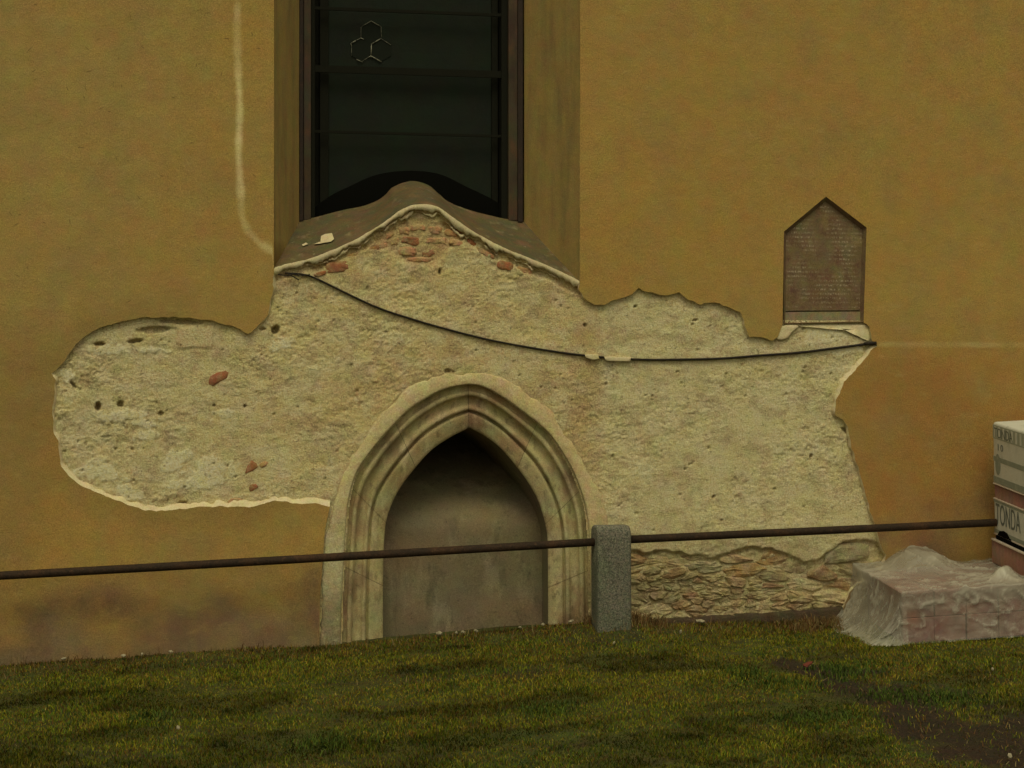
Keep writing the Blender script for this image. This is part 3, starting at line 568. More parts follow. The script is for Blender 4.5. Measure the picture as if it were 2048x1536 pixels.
CAM = [((742, 42), (723, 53), .0016), ((742, 42), (762, 53), .0018), ((702, 87), (712, 81), .003), ((702, 87), (703, 93), .002), ((712, 81), (722, 76), .0018), ((722, 76), (728, 79), .002), ((743, 88), (762, 77), .0028), ((743, 88), (742, 112), .0024),
       ((742, 112), (736, 115), .0024), ((742, 112), (763, 124), .0032), ((713, 119), (725, 124), .0024), ((762, 77), (782, 90), .0014), ((762, 53), (763, 76), .001), ((722, 54), (722, 76), .001), ((736, 115), (725, 122), .001), ((703, 93), (703, 112), .001)]
for p, q, r_ in CAM: tube('lead_came', [unp(*p, YG-.012), unp((p[0]+q[0])/2, (p[1]+q[1])/2, YG-.012), unp(*q, YG-.012)], r_*1.5, M['came'], win, 6)
# black curved panel low in the window, put in for the arched shadow
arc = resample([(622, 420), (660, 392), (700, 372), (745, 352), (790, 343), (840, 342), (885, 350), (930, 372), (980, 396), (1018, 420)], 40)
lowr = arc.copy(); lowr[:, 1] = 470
loft('shade_panel', [unp(arc[:, 0], arc[:, 1], YG-.03), unp(arc[:, 0], arc[:, 1], YG-.045), unp(lowr[:, 0], lowr[:, 1], YG-.045)], M['black'], win, False)
# small rounded cap at the head of the sill
cp = np.array([(784, 384), (790, 374), (804, 366), (820, 362), (838, 365), (856, 373), (866, 384)], float)
prism_px('sill_cap', cp, .585, .64, M['sill'], wall, .004)
tube('cap_joint', unp(np.array([780, 800, 825, 850, 870]), np.array([384, 383, 383, 384, 385.]), .565), .005, M['mortar'], wall, 5)

# ------------------------------------------------------------------ portal of carved stone round the blind niche
portal = thing('portal', (0, 0, 0), None, None); portal.parent = wall; portal['label'] = 'moulded stone surround of the pointed niche'
NN = 70
c1 = np.concatenate([resample(C1L, NN), resample(C1R, NN)[1:]]); c4 = np.concatenate([resample(C4L, NN), resample(C4R, NN)[1:]])
PROF = [(-.02, -.012), (.0, .002), (.02, .022), (.06, .050), (.11, .066), (.145, .062), (.155, .042), (.19, .034), (.23, .036), (.26, .044), (.275, .070), (.31, .088), (.38, .100), (.45, .098), (.49, .088), (.50, .080), (.54, .075), (.58, .080), (.60, .11), (.615, .135),
        (.635, .132), (.65, .104), (.68, .098), (.72, .100), (.80, .108), (.95, .128), (1.0, .138), (1.0, .16)]
def prow(u, y, i0, i1): q = c1[i0:i1]*(1-u)+c4[i0:i1]*u; return unp(q[:, 0], q[:, 1], y)
J = [0, 20, 36, 52, 69, 86, 103, 120, 138]
SC_ = [(.40, .33, .17), (.42, .34, .165), (.36, .295, .145), (.39, .31, .155), (.37, .27, .135), (.42, .355, .18), (.40, .335, .175), (.37, .30, .155)]
for b_i in range(8):
    i0, i1 = J[b_i], J[b_i+1]+1
    rows = []
    for u, y in PROF:
        rw = prow(u, y, i0, i1)
        e = .0020; t0 = (rw[1]-rw[0]); t0 /= np.linalg.norm(t0); t1 = (rw[-1]-rw[-2]); t1 /= np.linalg.norm(t1); 
        rw[0] += t0*e; rw[-1] -= t1*e
        sc = .003*fbm(rw[:, 0]*9, rw[:, 2]*9, 3, 240+b_i); rw[:, 1] += sc
        rows.append(rw)
    # end faces of each block
    rows = np.array(rows)
    cc = np.array(SC_[b_i])*1.22; z_ = rows.reshape(-1, 3)[:, 2]; xx = rows.reshape(-1, 3)[:, 0]
    cl = np.tile(cc, (len(z_), 1)); nz_ = fbm(xx*5, z_*3, 4, 250)
    cl = cl*(1-.45*sstep(.05, .45, nz_))[:, None]+np.array((.40, .36, .16))*(.45*sstep(.05, .45, nz_))[:, None]
    nz_ = fbm(xx*4+9, z_*4, 4, 255); q_ = .6*sstep(.1, .45, nz_); cl = cl*(1-q_)[:, None]+np.array((.27, .17, .11))*q_[:, None]
    loft('stone_block', rows, M['stone'], portal, True, col=cl)
bk = [prow(u, y+.012, 0, 139) for u, y in PROF if u >= .02]; loft('joint_mortar', bk, M['mortar'], portal, True)
# smooth rendered band round it
pl = resample(POUT[:14], NN); pr = resample(POUT[13:], NN); po = np.concatenate([pl, pr[1:]])
kk = np.arange(len(po)); po = po+np.stack([12*fbm(kk*.38, kk*0, 5, 260, .75), 12*fbm(kk*.4, kk*0, 5, 262, .75)], -1)*sstep(0, 6, kk)[:, None]
rows = []
for u, y in ((0, .02), (0, .002), (.12, -.004), (.4, -.010), (.6, -.014), (.9, -.014), (1., -.011), (1.03, .0)):
    q = po*(1-u)+c1*u; rw = unp(q[:, 0], q[:, 1], y); rw[:, 1] += .003*fbm(rw[:, 0]*5, rw[:, 2]*5, 3, 264)-.002; rows.append(rw)
rows = np.array(rows); px_, py_ = proj(rows); f_ = rows.reshape(-1, 3); px_, py_ = px_.ravel(), py_.ravel()
cl = np.tile((.60, .49, .25), (len(f_), 1)); cl = blend(cl, .6*sstep(880, 1180, px_)*sstep(1050, 800, py_), (.64, .49, .235))
cl = blend(cl, .6*sstep(1020, 1100, py_)*(px_ < 800), (.56, .50, .31)); cl = blend(cl, .8*sstep(1150, 1260, py_+50*fbm(px_/14, py_/22, 4, 266)), (.22, .18, .10))
loft('render_band', rows, M['band'], portal, True, col=cl)
tag(portal.children[-1], 'smooth pale band of render around the carved stone')
# niche: jambs going in; back shaped to lean away so its top darkens
def yback(z): return .36+1.15*sstep(.8, 1.75, z)
ir = []
for t_ in (0, .35, .7, 1):
    rw = prow(1, .15, 0, 139).copy(); rw[:, 1] = .15+(yback(rw[:, 2])-.15+.02)*t_; ir.append(rw)
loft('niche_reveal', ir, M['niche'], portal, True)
bx, bz = np.meshgrid(np.linspace(-1.25, .55, 50), np.linspace(-.3, 2.0, 60), indexing='ij')
by = yback(bz)+.012*fbm(bx*3, bz*3, 3, 270)
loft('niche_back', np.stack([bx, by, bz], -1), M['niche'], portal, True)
# dark damp strip at the foot of the wall right of the post
q = np.array([(x, y) for x, y in zip(range(1186, 1760, 12), np.interp(range(1186, 1760, 12), [1186, 1258, 1690, 1760], [1248, 1242, 1214, 1210]))])
kk = np.arange(len(q)); q[:, 1] += 3*fbm(kk*.4, kk*0, 2, 280)
M['damp'] = surf('damp_plinth', (.085, .058, .032), chroma=.3, cscale=8, grain=.4, bump=((20, .012), (80, .004)), mott=((9, .5, .7, (.05, .035, .022), .7), (12, .6, .7, (.2, .17, .1), .6)))
loft('plinth', [unp(q[:, 0], q[:, 1], .05), unp(q[:, 0], q[:, 1], .004), unp(q[:, 0], q[:, 1]+8, -.004), unp(q[:, 0], q[:, 1]+110, -.004)], M['damp'], wall, False)

# ------------------------------------------------------------------ memorial tablet let into the plaster
tb = unp(1650, 648, 0); tablet = thing('memorial_tablet', tuple(tb), 'brown weathered stone tablet with a pointed top and worn inscription, set in the ochre wall', 'memorial tablet')
def P3(poly, y): q = np.array(poly, float); return unp(q[:, 0], q[:, 1], y)
outer = [(1567, 647), (1568, 463), (1652, 393), (1733.5, 455), (1727, 644)]
inner = [(1571, 645), (1572, 468), (1651, 403), (1725, 460), (1719, 642)]
ro = P3(outer, YP+.001); ri = P3(inner, .006); rb = P3(inner, .012)
V = np.concatenate([ro, ri, rb]); fs = []
for i in range(5):
    j = (i+1) % 5; fs += [(i, j, 5+j, 5+i), (5+i, 5+j, 10+j, 10+i)]
adopt(mesh_obj('frame', V, fs, M['tablet']), tablet)
adopt(prism_px('slab', [(1570, 622), (1571, 467), (1651, 402), (1726, 459), (1721, 621)], .008, .04, M['tabtext'], None), tablet)
adopt(prism_px('foot_strip', [(1569, 647), (1570, 624), (1721, 623), (1720, 644)], .002, .04, M['tabplain'], None), tablet)
for x0, x1, y_ in ((1580, 1716, 618),): 
    o = tube('incised_line', [unp(x, y_+2, .0075) for x in np.linspace(1571, 1719, 5)], .002, M['mortar'], None, 5); adopt(o, tablet)
prism_px('plaster_fillet', chaikin([(1564, 650), (1600, 650), (1592, 658), (1584, 664), (1576, 676), (1564, 680), (1550, 678), (1556, 662)], 1), -.03, .02, M['cream'], wall, .004)
prism_px('plaster_fillet', chaikin([(1596, 650), (1728, 648), (1740, 655), (1741, 682), (1737, 684), (1731, 662), (1700, 653), (1640, 656), (1600, 654)], 1), -.018, .02, M['cream'], wall, .006, lump=.01)

# ------------------------------------------------------------------ cable
cp_ = resample(CABLE, 110)
cb = np.array([unp(a, b_, hgt(a, b_)-.012) for a, b_ in cp_]); kx = np.ones(9)/9
cb[:, 1] = np.convolve(np.pad(cb[:, 1], 4, 'edge'), kx, 'valid'); cb[:, 1] = np.minimum(cb[:, 1], -.012)
rad = np.interp(np.arange(110), [0, 8, 60, 110], [.006, .0075, .008, .010])
o = tube('cable', cb, .01, M['cable'], None, 8, rv=rad); tag(o, 'thin black cable sagging across the bare patch from window corner towards the tablet', 'cable')
o = tube('cable_stub', [unp(1728, 688, -.03), unp(1740, 686.5, -.04), unp(1753, 686, -.05)], .013, M['cable'], None, 8)
o.data.transform(Matrix.Identity(4)); adopt(o, bpy.data.objects['cable'])
for P in ([(548, 552), (552, 560), (548, 570)], [(575, 547), (588, 554), (598, 560)], [(580, 546), (600, 552), (620, 549)], [(556, 549), (575, 551), (590, 547)]):
    o = tube('loose_strand', [unp(a, b_, -.04) for a, b_ in P], .0045, M['cable'], None, 6); adopt(o, bpy.data.objects['cable'])

# ------------------------------------------------------------------ ground
BASE = [(-3000, 1530), (0, 1338), (300, 1318), (640, 1296), (1090, 1262), (1258, 1258), (1690, 1245), (2048, 1222), (5000, 1130)]
_bp = unp(np.array([b_[0] for b_ in BASE]), np.array([b_[1] for b_ in BASE], float), YP)
_mx = float(unp(1238, 1240, -.2)[0])
def ground_z(x, y):
    zb = np.interp(x, _bp[:, 0], _bp[:, 2]); s = np.minimum(y, .0)
    sl = np.where(s > -14, .09*s, -1.26+.01*(s+14))
    near = (s > -8)
    return zb+sl+near*(.022*fbm(x*.9, y*.9, 3, 300)+.010*fbm(x*3, y*3, 3, 304))+.03*sstep(-.35, 0, s)+.10*np.exp(-((x-_mx)/.34)**2)*np.exp(-((y+.22)/.24)**2)
def gnd_pix(px, py):    # pixel -> point on the ground
    y = -np.linspace(0, 9, 900); p = unp(px, py, y); d_ = p[:, 2]-ground_z(p[:, 0], p[:, 1]); i = np.argmax(d_ > 0) if (d_ > 0).any() else 0
    # ray comes from the camera: first crossing from above
    i = np.where(d_ <= 0)[0]; i = i[-1] if len(i) else 0; return p[i]
PX_SOIL = [(1560, 1322), (1700, 1370), (1800, 1410), (1900, 1470), (2048, 1500), (2200, 1540)]
def soilmask(x, y):
    P = np.stack([x, y, ground_z(x, y)], -1); a, b_ = proj(P)
    d_ = dline(a, b_*2.2, [(p, q*2.2) for p, q in PX_SOIL])/1.0; wd = np.interp(a, [1560, 1750, 2048], [22, 80, 150])
    n_ = fbm(a/45, b_/14, 4, 310)
    m_ = sstep(1.3, .45, d_/wd+.9*n_)
    m_ = np.maximum(m_, .5*sstep(.35, .6, fbm(x*1.3, y*2.2, 4, 312))); return m_
gx = np.concatenate([np.linspace(-60, -5.5, 14), np.arange(-5, 5.6, .045), np.linspace(6, 60, 14)]); gy = np.concatenate([np.linspace(-60, -7.5, 16), np.arange(-7, .2, .045)])
A, B = np.meshgrid(gx, gy, indexing='ij'); Zg = ground_z(A, B); sm = soilmask(A, B)
cl = np.array((.070, .072, .014))*(1-sm[..., None])+np.array((.034, .022, .011))*sm[..., None]
gr = mesh_obj('ground', np.stack([A, B, Zg], -1).reshape(-1, 3), grid_faces(*A.shape), M['soil'], None, True, col=cl.reshape(-1, 3)); tag(gr, kind='structure')
# grass blades
def blades(name, n, xr, yr, hr, colf, wd=.0034, dens=None, seed=1, lean=.5):
    r = np.random.default_rng(seed); x = r.uniform(*xr, n); y = r.uniform(*yr, n)
    k = r.random(n) < dens(x, y) if dens else np.ones(n, bool); x, y = x[k], y[k]; n = len(x)
    z = ground_z(x, y)-.004; hgt_ = r.uniform(hr[0], hr[1], n)*(1+.55*fbm(x*1.6, y*1.6, 3, seed+320)+.5*fbm(x*7, y*7, 2, seed+325))
    a = r.uniform(0, 2*math.pi, n); ln = r.random(n)*lean+.12*lean; ux, uy = np.cos(a), np.sin(a)
    b = r.uniform(-1.2, 1.2, n); wx, wy = np.cos(b)*wd*(.6+r.random(n)*.8), np.sin(b)*wd
    base = np.stack([x, y, z], -1); W_ = np.stack([wx, wy, 0*wx], -1); L_ = np.stack([ux, uy, 0*ux], -1)
    mid = base+L_*(hgt_*ln*.35)[:, None]+np.array((0, 0, 1))*(hgt_*.6)[:, None]; tip = base+L_*(hgt_*ln*1.3)[:, None]+np.array((0, 0, 1))*(hgt_*(1-.35*ln))[:, None]
    V = np.stack([base-W_, base+W_, mid-W_*.75, mid+W_*.75, tip], 1).reshape(-1, 3); q = np.arange(n)[:, None]*5
    T_ = np.concatenate([q+np.array([0, 1, 3]), q+np.array([0, 3, 2]), q+np.array([2, 3, 4])])
    c_ = np.repeat(colf(x, y, r), 5, 0)
    o = mesh_obj(name, V, T_, M['grass'], None, False, col=c_); return o
PAL = np.array([(.150, .185, .012), (.24, .235, .016), (.080, .130, .014), (.30, .235, .026), (.22, .120, .024), (.38, .30, .08), (.045, .078, .020), (.13, .066, .018)])
def gcol(x, y, r):
    n_ = fbm(x*1.1, y*2.0, 3, 340); m_ = fbm(x*3.2, y*4.2, 3, 344); d_ = fbm(x*2.1+7, y*3, 3, 348)
    w_ = np.stack([1+0*x, .9+2.0*np.clip(n_, 0, 1), 1.1+2*np.clip(-n_, 0, 1), .45+1.6*np.clip(m_, 0, 1), .35+1.8*np.clip(m_, 0, 1), .10+.25*np.clip(m_, 0, 1), .45+3.5*np.clip(d_-.1, 0, 1), .5+2*np.clip(-m_, 0, 1)*.6], -1)
    edge = sstep(-.55, -.05, y); w_[:, 4] += 2.2*edge; w_[:, 7] += 1.6*edge; w_[:, 4] += 1.5*sstep(.1, .4, fbm(x*.9+4, y*2.4, 3, 356)); w_[:, 3] += 1.2*sstep(.1, .4, fbm(x*.8+14, y*2.6, 3, 358)); w_[:, 1] *= 1-.6*edge
    w_ /= w_.sum(1)[:, None]; cum = np.cumsum(w_, 1); k = (r.random(len(x))[:, None] > cum).sum(1).clip(0, 7)
    return PAL[k]*((.62+.66*r.random(len(x)))*(1-.58*sstep(.0, .38, fbm(x*1.4+3, y*2.8, 4, 352))-.2*sstep(0, .4, fbm(x*5, y*8, 3, 354))))[:, None]
def gd(x, y): return np.clip(1-.97*soilmask(x, y), .06, 1)*(.55+.45*sstep(-.5, .1, fbm(x*4, y*4, 3, 350)))
o = blades('grass', 430000, (-4.9, 5.2), (-5.2, -.03), (.010, .038), gcol, .0024, gd, 5, .9); tag(o, kind='stuff', label='short mown grass bank sloping up to the wall'); 
o['category'] = 'grass'
def straw(x, y, r): return np.array([(.20, .13, .05), (.17, .09, .035), (.13, .065, .028), (.24, .18, .08)])[r.integers(0, 4, len(x))]*(.7+.5*r.random(len(x)))[:, None]
xl = lambda a: float(unp(a, 1240, -.1)[0])
def dd1(x, y): return np.maximum.reduce([sstep(.42, .1, abs(x-xl(1250)))*1., sstep(.5, .1, abs(x-xl(1640))), .06+0*x])*sstep(.45, .02, -y)
o = blades('dry_grass', 42000, (-4.4, 5), (-.5, -.05), (.03, .10), straw, .0025, dd1, 9, .8); tag(o, kind='stuff', label='brown dead grass along the foot of the wall'); o['category'] = 'dead grass'
def dd2(x, y): return .9*soilmask(x, y)
o = blades('straw', 9000, (-4.4, 5), (-5, -.3), (.02, .05), straw, .0024, dd2, 13, 2.6); tag(o, kind='stuff', label='flattened straw lying on the bare soil patch'); o['category'] = 'straw'
tp = [gnd_pix(a, b_) for a, b_ in ((1688, 1352), (1695, 1340), (1560, 1372), (1490, 1350), (1800, 1395), (1640, 1440), (1100, 1425), (660, 1490), (1880, 1400), (300, 1440))]
def dd3(x, y): return np.maximum.reduce([np.exp(-((x-p[0])/(.14+.06*(i % 3)))**2-((y-p[1])/.16)**2) for i, p in enumerate(tp)])
def wcol(x, y, r): return np.array([(.06, .095, .018), (.09, .125, .02), (.045, .07, .016)])[r.integers(0, 3, len(x))]*(.7+.6*r.random(len(x)))[:, None]
o = blades('weed_tufts', 110000, (-3.2, 4.2), (-4.2, -.6), (.03, .075), wcol, .003, dd3, 17, 1.1); tag(o, kind='stuff', label='darker longer tufts of grass scattered over the lawn'); o['category'] = 'grass tufts'
# chips of plaster and small stones
def chip(px, py, w_, hh, i, mat='chip', name='plaster_chip', lab=None, cat='plaster chip', wallrow=False):
    p = unp(px, py, -.10) if wallrow else gnd_pix(px, py)
    x_, y_ = p[0], p[1]; z_ = float(ground_z(np.array([x_]), np.array([y_]))[0])
    r = np.random.default_rng(500+i); bm = bmesh.new(); bmesh.ops.create_icosphere(bm, subdivisions=1, radius=1)
    for v in bm.verts: k_ = 1+.35*(r.random()-.5); v.co = Vector((v.co.x*w_/530*k_, v.co.y*w_/700*k_, v.co.z*hh/530*k_*1.3))
    me = bpy.data.meshes.new(name); bm.to_mesh(me); bm.free(); me.materials.append(M[mat]); o = bpy.data.objects.new(name, me); COL.objects.link(o)
    o.location = (x_, y_, z_+.03+hh/900); o.rotation_euler = (r.random()*.4, r.random()*.4, r.random()*6); tag(o, lab, cat)
    o['group'] = 'pale chips and pebbles on the ground' if name != 'dry_leaf' else ''
    if name == 'dry_leaf': del o['group']
    return o
for i, (a, b_, w_, hh, lab) in enumerate([
    (878, 1281, 20, 8, 'largest pale plaster chip at the foot of the niche, below its left half'), (913, 1275, 8, 5, 'tiny pale chip just right of the largest chip at the niche foot'), (926, 1277, 10, 5, 'small pale chip below the niche, left of its centre'),
    (952, 1273, 14, 5, 'pale chip below the middle of the niche'), (1040, 1267, 9, 4, 'small pale chip below the right half of the niche'), (1086, 1262, 10, 5, 'pale chip at the foot of the right niche jamb'),
    (1142, 1258, 16, 5, 'long pale chip between the niche jamb and the granite post'), (1402, 1243, 26, 6, 'flat pale stone in the dark strip right of the granite post'),
    (247, 1323, 13, 5, 'long pale chip in the grass edge at far left'), (284, 1320, 8, 5, 'small pale chip beside the long one at far left'), (342, 1315, 12, 5, 'rounded pale chip at the wall foot left of the portal'), (127, 1324, 12, 4, 'leftmost pale chip at the foot of the ochre wall')]):
    chip(a, b_, w_, hh, i, lab=lab, wallrow=True)
for i, (a, b_, s, lab) in enumerate([(356, 1468, 7, 'white pebble in the grass at lower left'), (1228, 1296, 6, 'white pebble in the grass below the granite post'), (1361, 1274, 7, 'white pebble in the grass right of the granite post'), (1985, 1349, 6, 'white pebble in the grass in front of the wrapped pallet'), (2020, 1526, 8, 'pale pebble on the bare soil at the lower right corner')]):
    chip(a, b_, s, s, 40+i, name='pebble', lab=lab, cat='pebble')
chip(1615, 1339, 26, 6, 60, 'leafred', 'dry_leaf', 'dull red dry leaf on the bare soil patch', 'leaf')

# ------------------------------------------------------------------ railing: granite post and rusty tube
YR = -.26
pb = unp(1222, 1250, YR); rl = thing('railing', (pb[0], YR, float(ground_z(np.array([pb[0]]), np.array([YR]))[0])), 'rusty iron tube railing through a grey granite post in front of the niche', 'railing')
hw = (unp(1257, 1150, YR)[0]-unp(1189, 1150, YR)[0])/2; ztop = unp(1222, 1050, YR)[2]; zbot = pb[2]-.35; dp = .10
bm = bmesh.new(); n = 14; rows = []
prof = [(-dp, zbot), (-dp, ztop-.10)]+[(-dp+.055*(1-math.cos(t_)), ztop-.10+.10*math.sin(t_)) for t_ in np.linspace(.2, math.pi/2, 7)]+[(dp-.05+.05*math.sin(t_), ztop-.05+.05*math.cos(t_)) for t_ in np.linspace(0, math.pi/2, 6)]+[(dp, zbot)]
xsx = [(-hw, .018), (-hw+.006, .007), (-hw+.02, 0)]+[(q, 0) for q in np.linspace(-hw+.05, hw-.05, 5)]+[(hw-.02, 0), (hw-.006, .007), (hw, .018)]
V = []; cyz = (0, ztop-.3)
for x_, ins_ in xsx:
    for (y_, z_) in prof:
        V.append((pb[0]+x_-.004*(z_-ztop), YR+y_*(1-ins_/dp), z_-(ins_ if z_ > ztop-.12 else 0)))
V = np.array(V); V[:, 1] += .004*fbm(V[:, 0]*20, V[:, 2]*14, 2, 400); V[:, 0] += .004*fbm(V[:, 1]*9, V[:, 2]*9, 2, 402)
m_ = len(prof); fs = [tuple(q) for q in grid_faces(len(xsx), m_)]+[tuple(range(m_)), tuple((len(xsx)-1)*m_+j for j in range(m_))[::-1]]
o = mesh_obj('post', V, fs, M['granite'], None, False); adopt(o, rl)
bm = bmesh.new(); bm.from_mesh(o.data); bmesh.ops.recalc_face_normals(bm, faces=bm.faces); bm.to_mesh(o.data); bm.free()
o.data.polygons.foreach_set('use_smooth', np.ones(len(o.data.polygons), bool)); 
def railseg(a, b_, n_):
    p, q = unp(*a, YR), unp(*b_, YR); t_ = np.linspace(0, 1, n_); P = p+(q-p)*t_[:, None]; P[:, 2] -= .012*np.sin(t_*math.pi)
    return adopt(tube('rail', P, .031, M['rail'], None, 14), rl)
tag(railseg((-1300, 1218), (1190, 1084), 30), 'left length of rusty tube, crossing the niche'); tag(railseg((1256, 1079), (3200, 982), 24), 'right length of rusty tube')
bx_ = pb[0]

# ------------------------------------------------------------------ pallets of clay blocks and roof tiles at the right
g0 = Vector(gnd_pix(1806, 1288))
def camdir(px, py): a = px-1024; v = Vector((sY*F+cY*a, cY*F-sY*a, HOR-py)); return v.normalized()
AW = camdir(495, 370); RT = Vector((AW.y, -AW.x, 0)).normalized(); RT = (RT+Vector((0, 0, .052))).normalized(); UP = RT.cross(AW).normalized(); AW = UP.cross(RT).normalized()
FR = Matrix(((RT.x, AW.x, UP.x, g0.x), (RT.y, AW.y, UP.y, g0.y), (RT.z, AW.z, UP.z, g0.z), (0, 0, 0, 1)))
def inframe(name, label, cat, mat4):
    o = bpy.data.objects.new(name, None); COL.objects.link(o); o.matrix_world = mat4; o.empty_display_size = .2; return tag(o, label, cat)
def box(name, x0, x1, y0, y1, z0, z1, mat, parent, bev=.006, seg=2):
    V = [(x0, y0, z0), (x1, y0, z0), (x1, y1, z0), (x0, y1, z0), (x0, y0, z1), (x1, y0, z1), (x1, y1, z1), (x0, y1, z1)]
    o = mesh_obj(name, V, [(0, 3, 2, 1), (4, 5, 6, 7), (0, 1, 5, 4), (1, 2, 6, 5), (2, 3, 7, 6), (3, 0, 4, 7)], mat, parent)
    if bev: b = o.modifiers.new('b', 'BEVEL'); b.width = bev; b.segments = seg
    return o
W1, D1, H1 = 1.5, 1.24, .385
pk = inframe('block_pack', 'low pack of reddish clay blocks under the plastic sheet', 'pack of blocks', FR)
first = None
for ix in range(6):
    for iy in range(5):
        for iz in range(2):
            if iz == 0 and 0 < ix < 5 and 0 < iy < 4: continue
            bw, bd, bh = W1/6, D1/5, H1/2
            if first is None: o = first = box('clay_block', .0015, bw-.0015, .0015, bd-.0015, .001, bh-.001, M['clay'], pk)
            else: o = first.copy(); COL.objects.link(o); o.parent = pk
            o.location = (ix*bw+random.uniform(-.004, .004), iy*bd+random.uniform(-.004, .004), iz*bh)
# the sheet
nu, nv = 170, 150; u = np.linspace(-.46, W1+.42, nu); v = np.linspace(-.40, D1+.42, nv); U_, V_ = np.meshgrid(u, v, indexing='ij')
cu = np.clip(U_, -.012, W1+.012); cv = np.clip(V_, -.012, D1+.012); du, dv = U_-cu, V_-cv; dd = np.hypot(du, dv); Ht = H1+.014
t_ = np.clip(dd/Ht, 0, 1.0); over = np.clip(dd-Ht, 0, 1)
fl = (.07+.16*t_**2); left = sstep(.0, -.1, U_)*sstep(D1*.1, -.1, V_-.0)
fl = fl+(.10+.42*t_**2)*sstep(0, -.1, U_)*sstep(2.2, .2, V_)
X_ = cu+du*fl+np.sign(du)*over*.5*(abs(du)/(dd+1e-6)); Y_ = cv+dv*(.06+.12*t_**2)+np.sign(dv)*over*.4*(abs(dv)/(dd+1e-6)); Z_ = Ht*(1-t_)
fold = fbm(U_*9+V_*3, V_*5, 3, 420); crease = 1-abs(fbm(U_*5+2*V_, V_*7-U_*2, 3, 424)); crease = np.clip(crease-.72, 0, 1)*3.4
side = sstep(.02, .10, dd)
topm = 1-side
Z_ += topm*(.016*np.clip(fbm(U_*4+V_*2, V_*3, 2, 421), 0, 1)+.012*crease)
X_ += np.sign(du)*side*(abs(du) > 0)*.022*fbm(V_*4.5, U_*2.5, 4, 428)*t_; Y_ += np.sign(dv)*side*(abs(dv) > 0)*(.022*abs(fbm(U_*7+V_*3, V_*2.5, 3, 432))+.012*crease)*-1
Z_ += topm*.150*np.exp(-(np.abs((U_-.40)/.24)**3+np.abs((V_-.88)/.22)**2.6))*(1+.10*fold)       # bunched hump
Z_ += topm*.10*np.exp(-((U_-.88)/.10)**2-((V_-.18)/.07)**2)
Z_ += .11*np.exp(-((U_-.10)/.06)**2-((V_-D1+.02)/.09)**2)+.05*np.exp(-((U_+.02)/.12)**2-((V_-D1*.9)/.30)**2)*(1-t_)
X_ -= .085*sstep(.35, 1.1, V_)*sstep(.14, -.02, U_)                                            # peak at the back corner
shp = np.clip(1-abs(fbm(U_*3.2+V_*4.5, V_*2.5-U_*1.5, 4, 460))/.08, 0, 1)
Z_ += topm*.014*shp; Y_ -= side*(dv < -.01)*.016*shp; X_ -= side*(du < -.01)*.014*shp
Z_ = np.maximum(Z_, .008*np.abs(fold)+.004)
sharp = np.clip(1-abs(fbm(U_*3.2+V_*4.5, V_*2.5-U_*1.5, 4, 460))/.05, 0, 1)+.7*np.clip(1-abs(fbm(U_*6-V_*3, V_*6+U_*4, 3, 464))/.06, 0, 1)
op = .42+.06*crease+  .26*np.clip(sharp, 0, 1)+.16*fbm(U_*3.5, V_*3.5+7, 3, 470)-.20*side*(dv < -.01)*(U_ > .03)*sstep(.20, .27, t_-.10*abs(np.sin(U_*6.2+.9))+.06*fbm(U_*5, V_*5, 3, 436))-.05*side+.2*sstep(.8, 1, t_)*(du < -.01)
op = np.where((dv < 0) & (side > .5), op-.02, op); op -= .14*topm*sstep(.55, .35, U_)*sstep(.7, .4, V_)
op = op+.14*np.exp(-((U_-.38)/.32)**2-((V_-.86)/.3)**2)
clf = np.repeat(np.clip(op, .1, .95).reshape(-1, 1), 3, 1)
sh = mesh_obj('plastic_sheet', np.stack([X_, Y_, Z_], -1).reshape(-1, 3), grid_faces(nu, nv), M['film'], None, True, col=clf); sh.matrix_world = FR
tag(sh, 'crumpled translucent plastic sheet draped over the low pack of clay blocks', 'plastic sheet')
# taller stack of wrapped roof tiles standing on its back right part
topP = g0+UP*(H1+.03)
d_ = camdir(1989, 1122); C_ = Vector((CX, CY, EYE)); tt = (topP-C_).dot(UP)/d_.dot(UP); hit = C_+d_*tt
loc = FR.inverted() @ hit
LEN = 1.0; WID = .8
FR2 = FR @ Matrix.Translation((loc.x, loc.y-LEN, H1+.022))
st2 = inframe('tile_stack', 'tall stack of red roof tiles in printed white wrapping at the right edge', 'pack of tiles', FR2)
def ridged(name, x0, z0, z1, n_):     # row of tiles on edge: one ridged slab per layer
    V = []; 
    ysx = np.linspace(0, LEN, n_*4+1)
    rows_ = []
    for i, y_ in enumerate(ysx): off = (.0, .0, .004, .004)[i % 4]; rows_.append([(x0+off, y_, z0), (x0+off, y_, z1), (WID-off, y_, z1), (WID-off, y_, z0)])
    o = loft(name, rows_, M['tile'], st2, False); 
    box(name, x0+.01, WID-.01, .001, LEN-.001, z0+.001, z1-.001, M['tile'], st2, 0)
ridged('tile_row', -.02, 0, .185, 14); ridged('tile_row', .012, .20, .63, 14)
o = box('wrap_edge', -.026, WID, -.004, LEN+.004, .182, .196, M['pale_edge'], st2, .003)
gp = box('open_gap', -.004, WID-.02, .0, LEN-.05, .196, .228, M['black'], st2, .002)
tag(box('paper_wrap', .004, WID, -.006, LEN+.006, .232, .520, M['wrap'], st2, .02, 3), 'lower printed wrap with tall lettering')
box('wrap_edge', -.001, WID, -.008, LEN+.008, .511, .521, M['pale_edge'], st2, .003); box('wrap_edge', -.001, WID, -.008, LEN+.008, .228, .238, M['pale_edge'], st2, .003)
tag(box('paper_wrap', .004, WID, -.006, LEN+.006, .635, 1.13, M['wrap'], st2, .022, 3), 'upper printed wrap with grey bands')
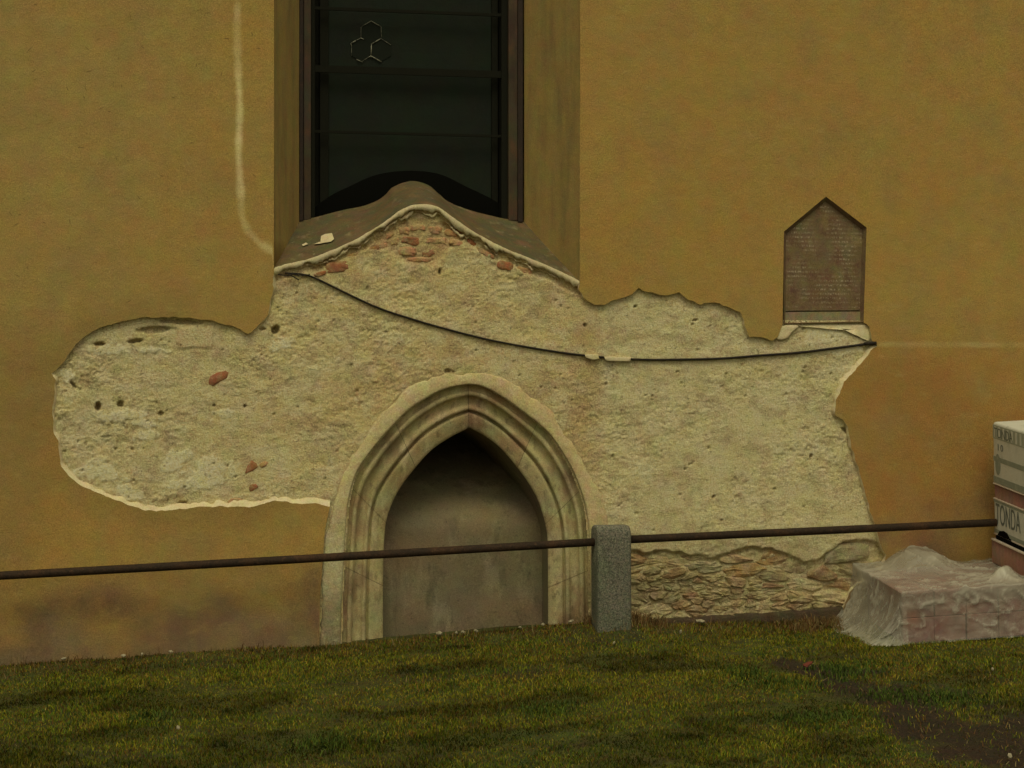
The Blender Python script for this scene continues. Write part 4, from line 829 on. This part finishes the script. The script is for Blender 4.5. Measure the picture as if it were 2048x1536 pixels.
box('wrap_edge', -.001, WID, -.008, LEN+.008, .632, .642, M['pale_edge'], st2, .003)
def band(z0, z1, y0=.0, y1=LEN, mt='wrapgrey', nm='printed_band', off=.0): return box(nm, .0025-off, .006, y0, y1, z0, z1, M[mt], st2, 0)
band(.65, .70); band(.82, .86); band(1.0, 1.11, mt='wrapmid'); band(.49, .508); band(.245, .275)
# torn dark mouth under the lower wrap
P = [(0.0, .93, .228), (0, .88, .27), (0, .80, .285), (0, .72, .28), (0, .66, .245), (0, .6, .228)]
mesh_obj('tear', [(-.001, q[1], q[2]) for q in P]+[(.02, q[1], q[2]) for q in P], [(0, 1, 2, 3, 4, 5)]+[(i, (i+1) % 6, 6+(i+1) % 6, 6+i) for i in range(6)], M['black'], st2)
def text(s, y_start, z0, size, sxs, mat, nm='lettering', ext=.0006):
    cu_ = bpy.data.curves.new('t', 'FONT'); cu_.body = s; cu_.size = size; cu_.extrude = ext; cu_.space_character = 1.0
    ob = bpy.data.objects.new('t', cu_); COL.objects.link(ob); dg = bpy.context.evaluated_depsgraph_get(); me = bpy.data.meshes.new_from_object(ob.evaluated_get(dg)); bpy.data.objects.remove(ob)
    # face normal -X; reading from the far corner (y=LEN) toward the camera
    mt = Matrix(((0, 0, -1, .0012), (-sxs, 0, 0, y_start), (0, 1, 0, z0), (0, 0, 0, 1))); me.transform(mt); me.materials.clear(); me.materials.append(M[mat])
    o = bpy.data.objects.new(nm, me); COL.objects.link(o); o.parent = st2; return o
text('TONDA', .962, .325, .235, .62, 'ink'); text('TONDA', .97, 1.015, .11, 1.0, 'ink')
text('I 0', .90, .915, .075, 1.6, 'ink')
# round emblem printed by the corner
for q in range(9): box('printed_band', .0012, .006, .93-.09*q, .965-.09*q, 1.012, 1.10, M['wrap'], st2, 0)
n = 24; mesh_obj('emblem', [(.0018, .90+.055*math.cos(2*math.pi*i/n), .80+.085*math.sin(2*math.pi*i/n)) for i in range(n)], [tuple(range(n))], M['wrapgrey'], st2)

SC.render.engine = 'CYCLES'
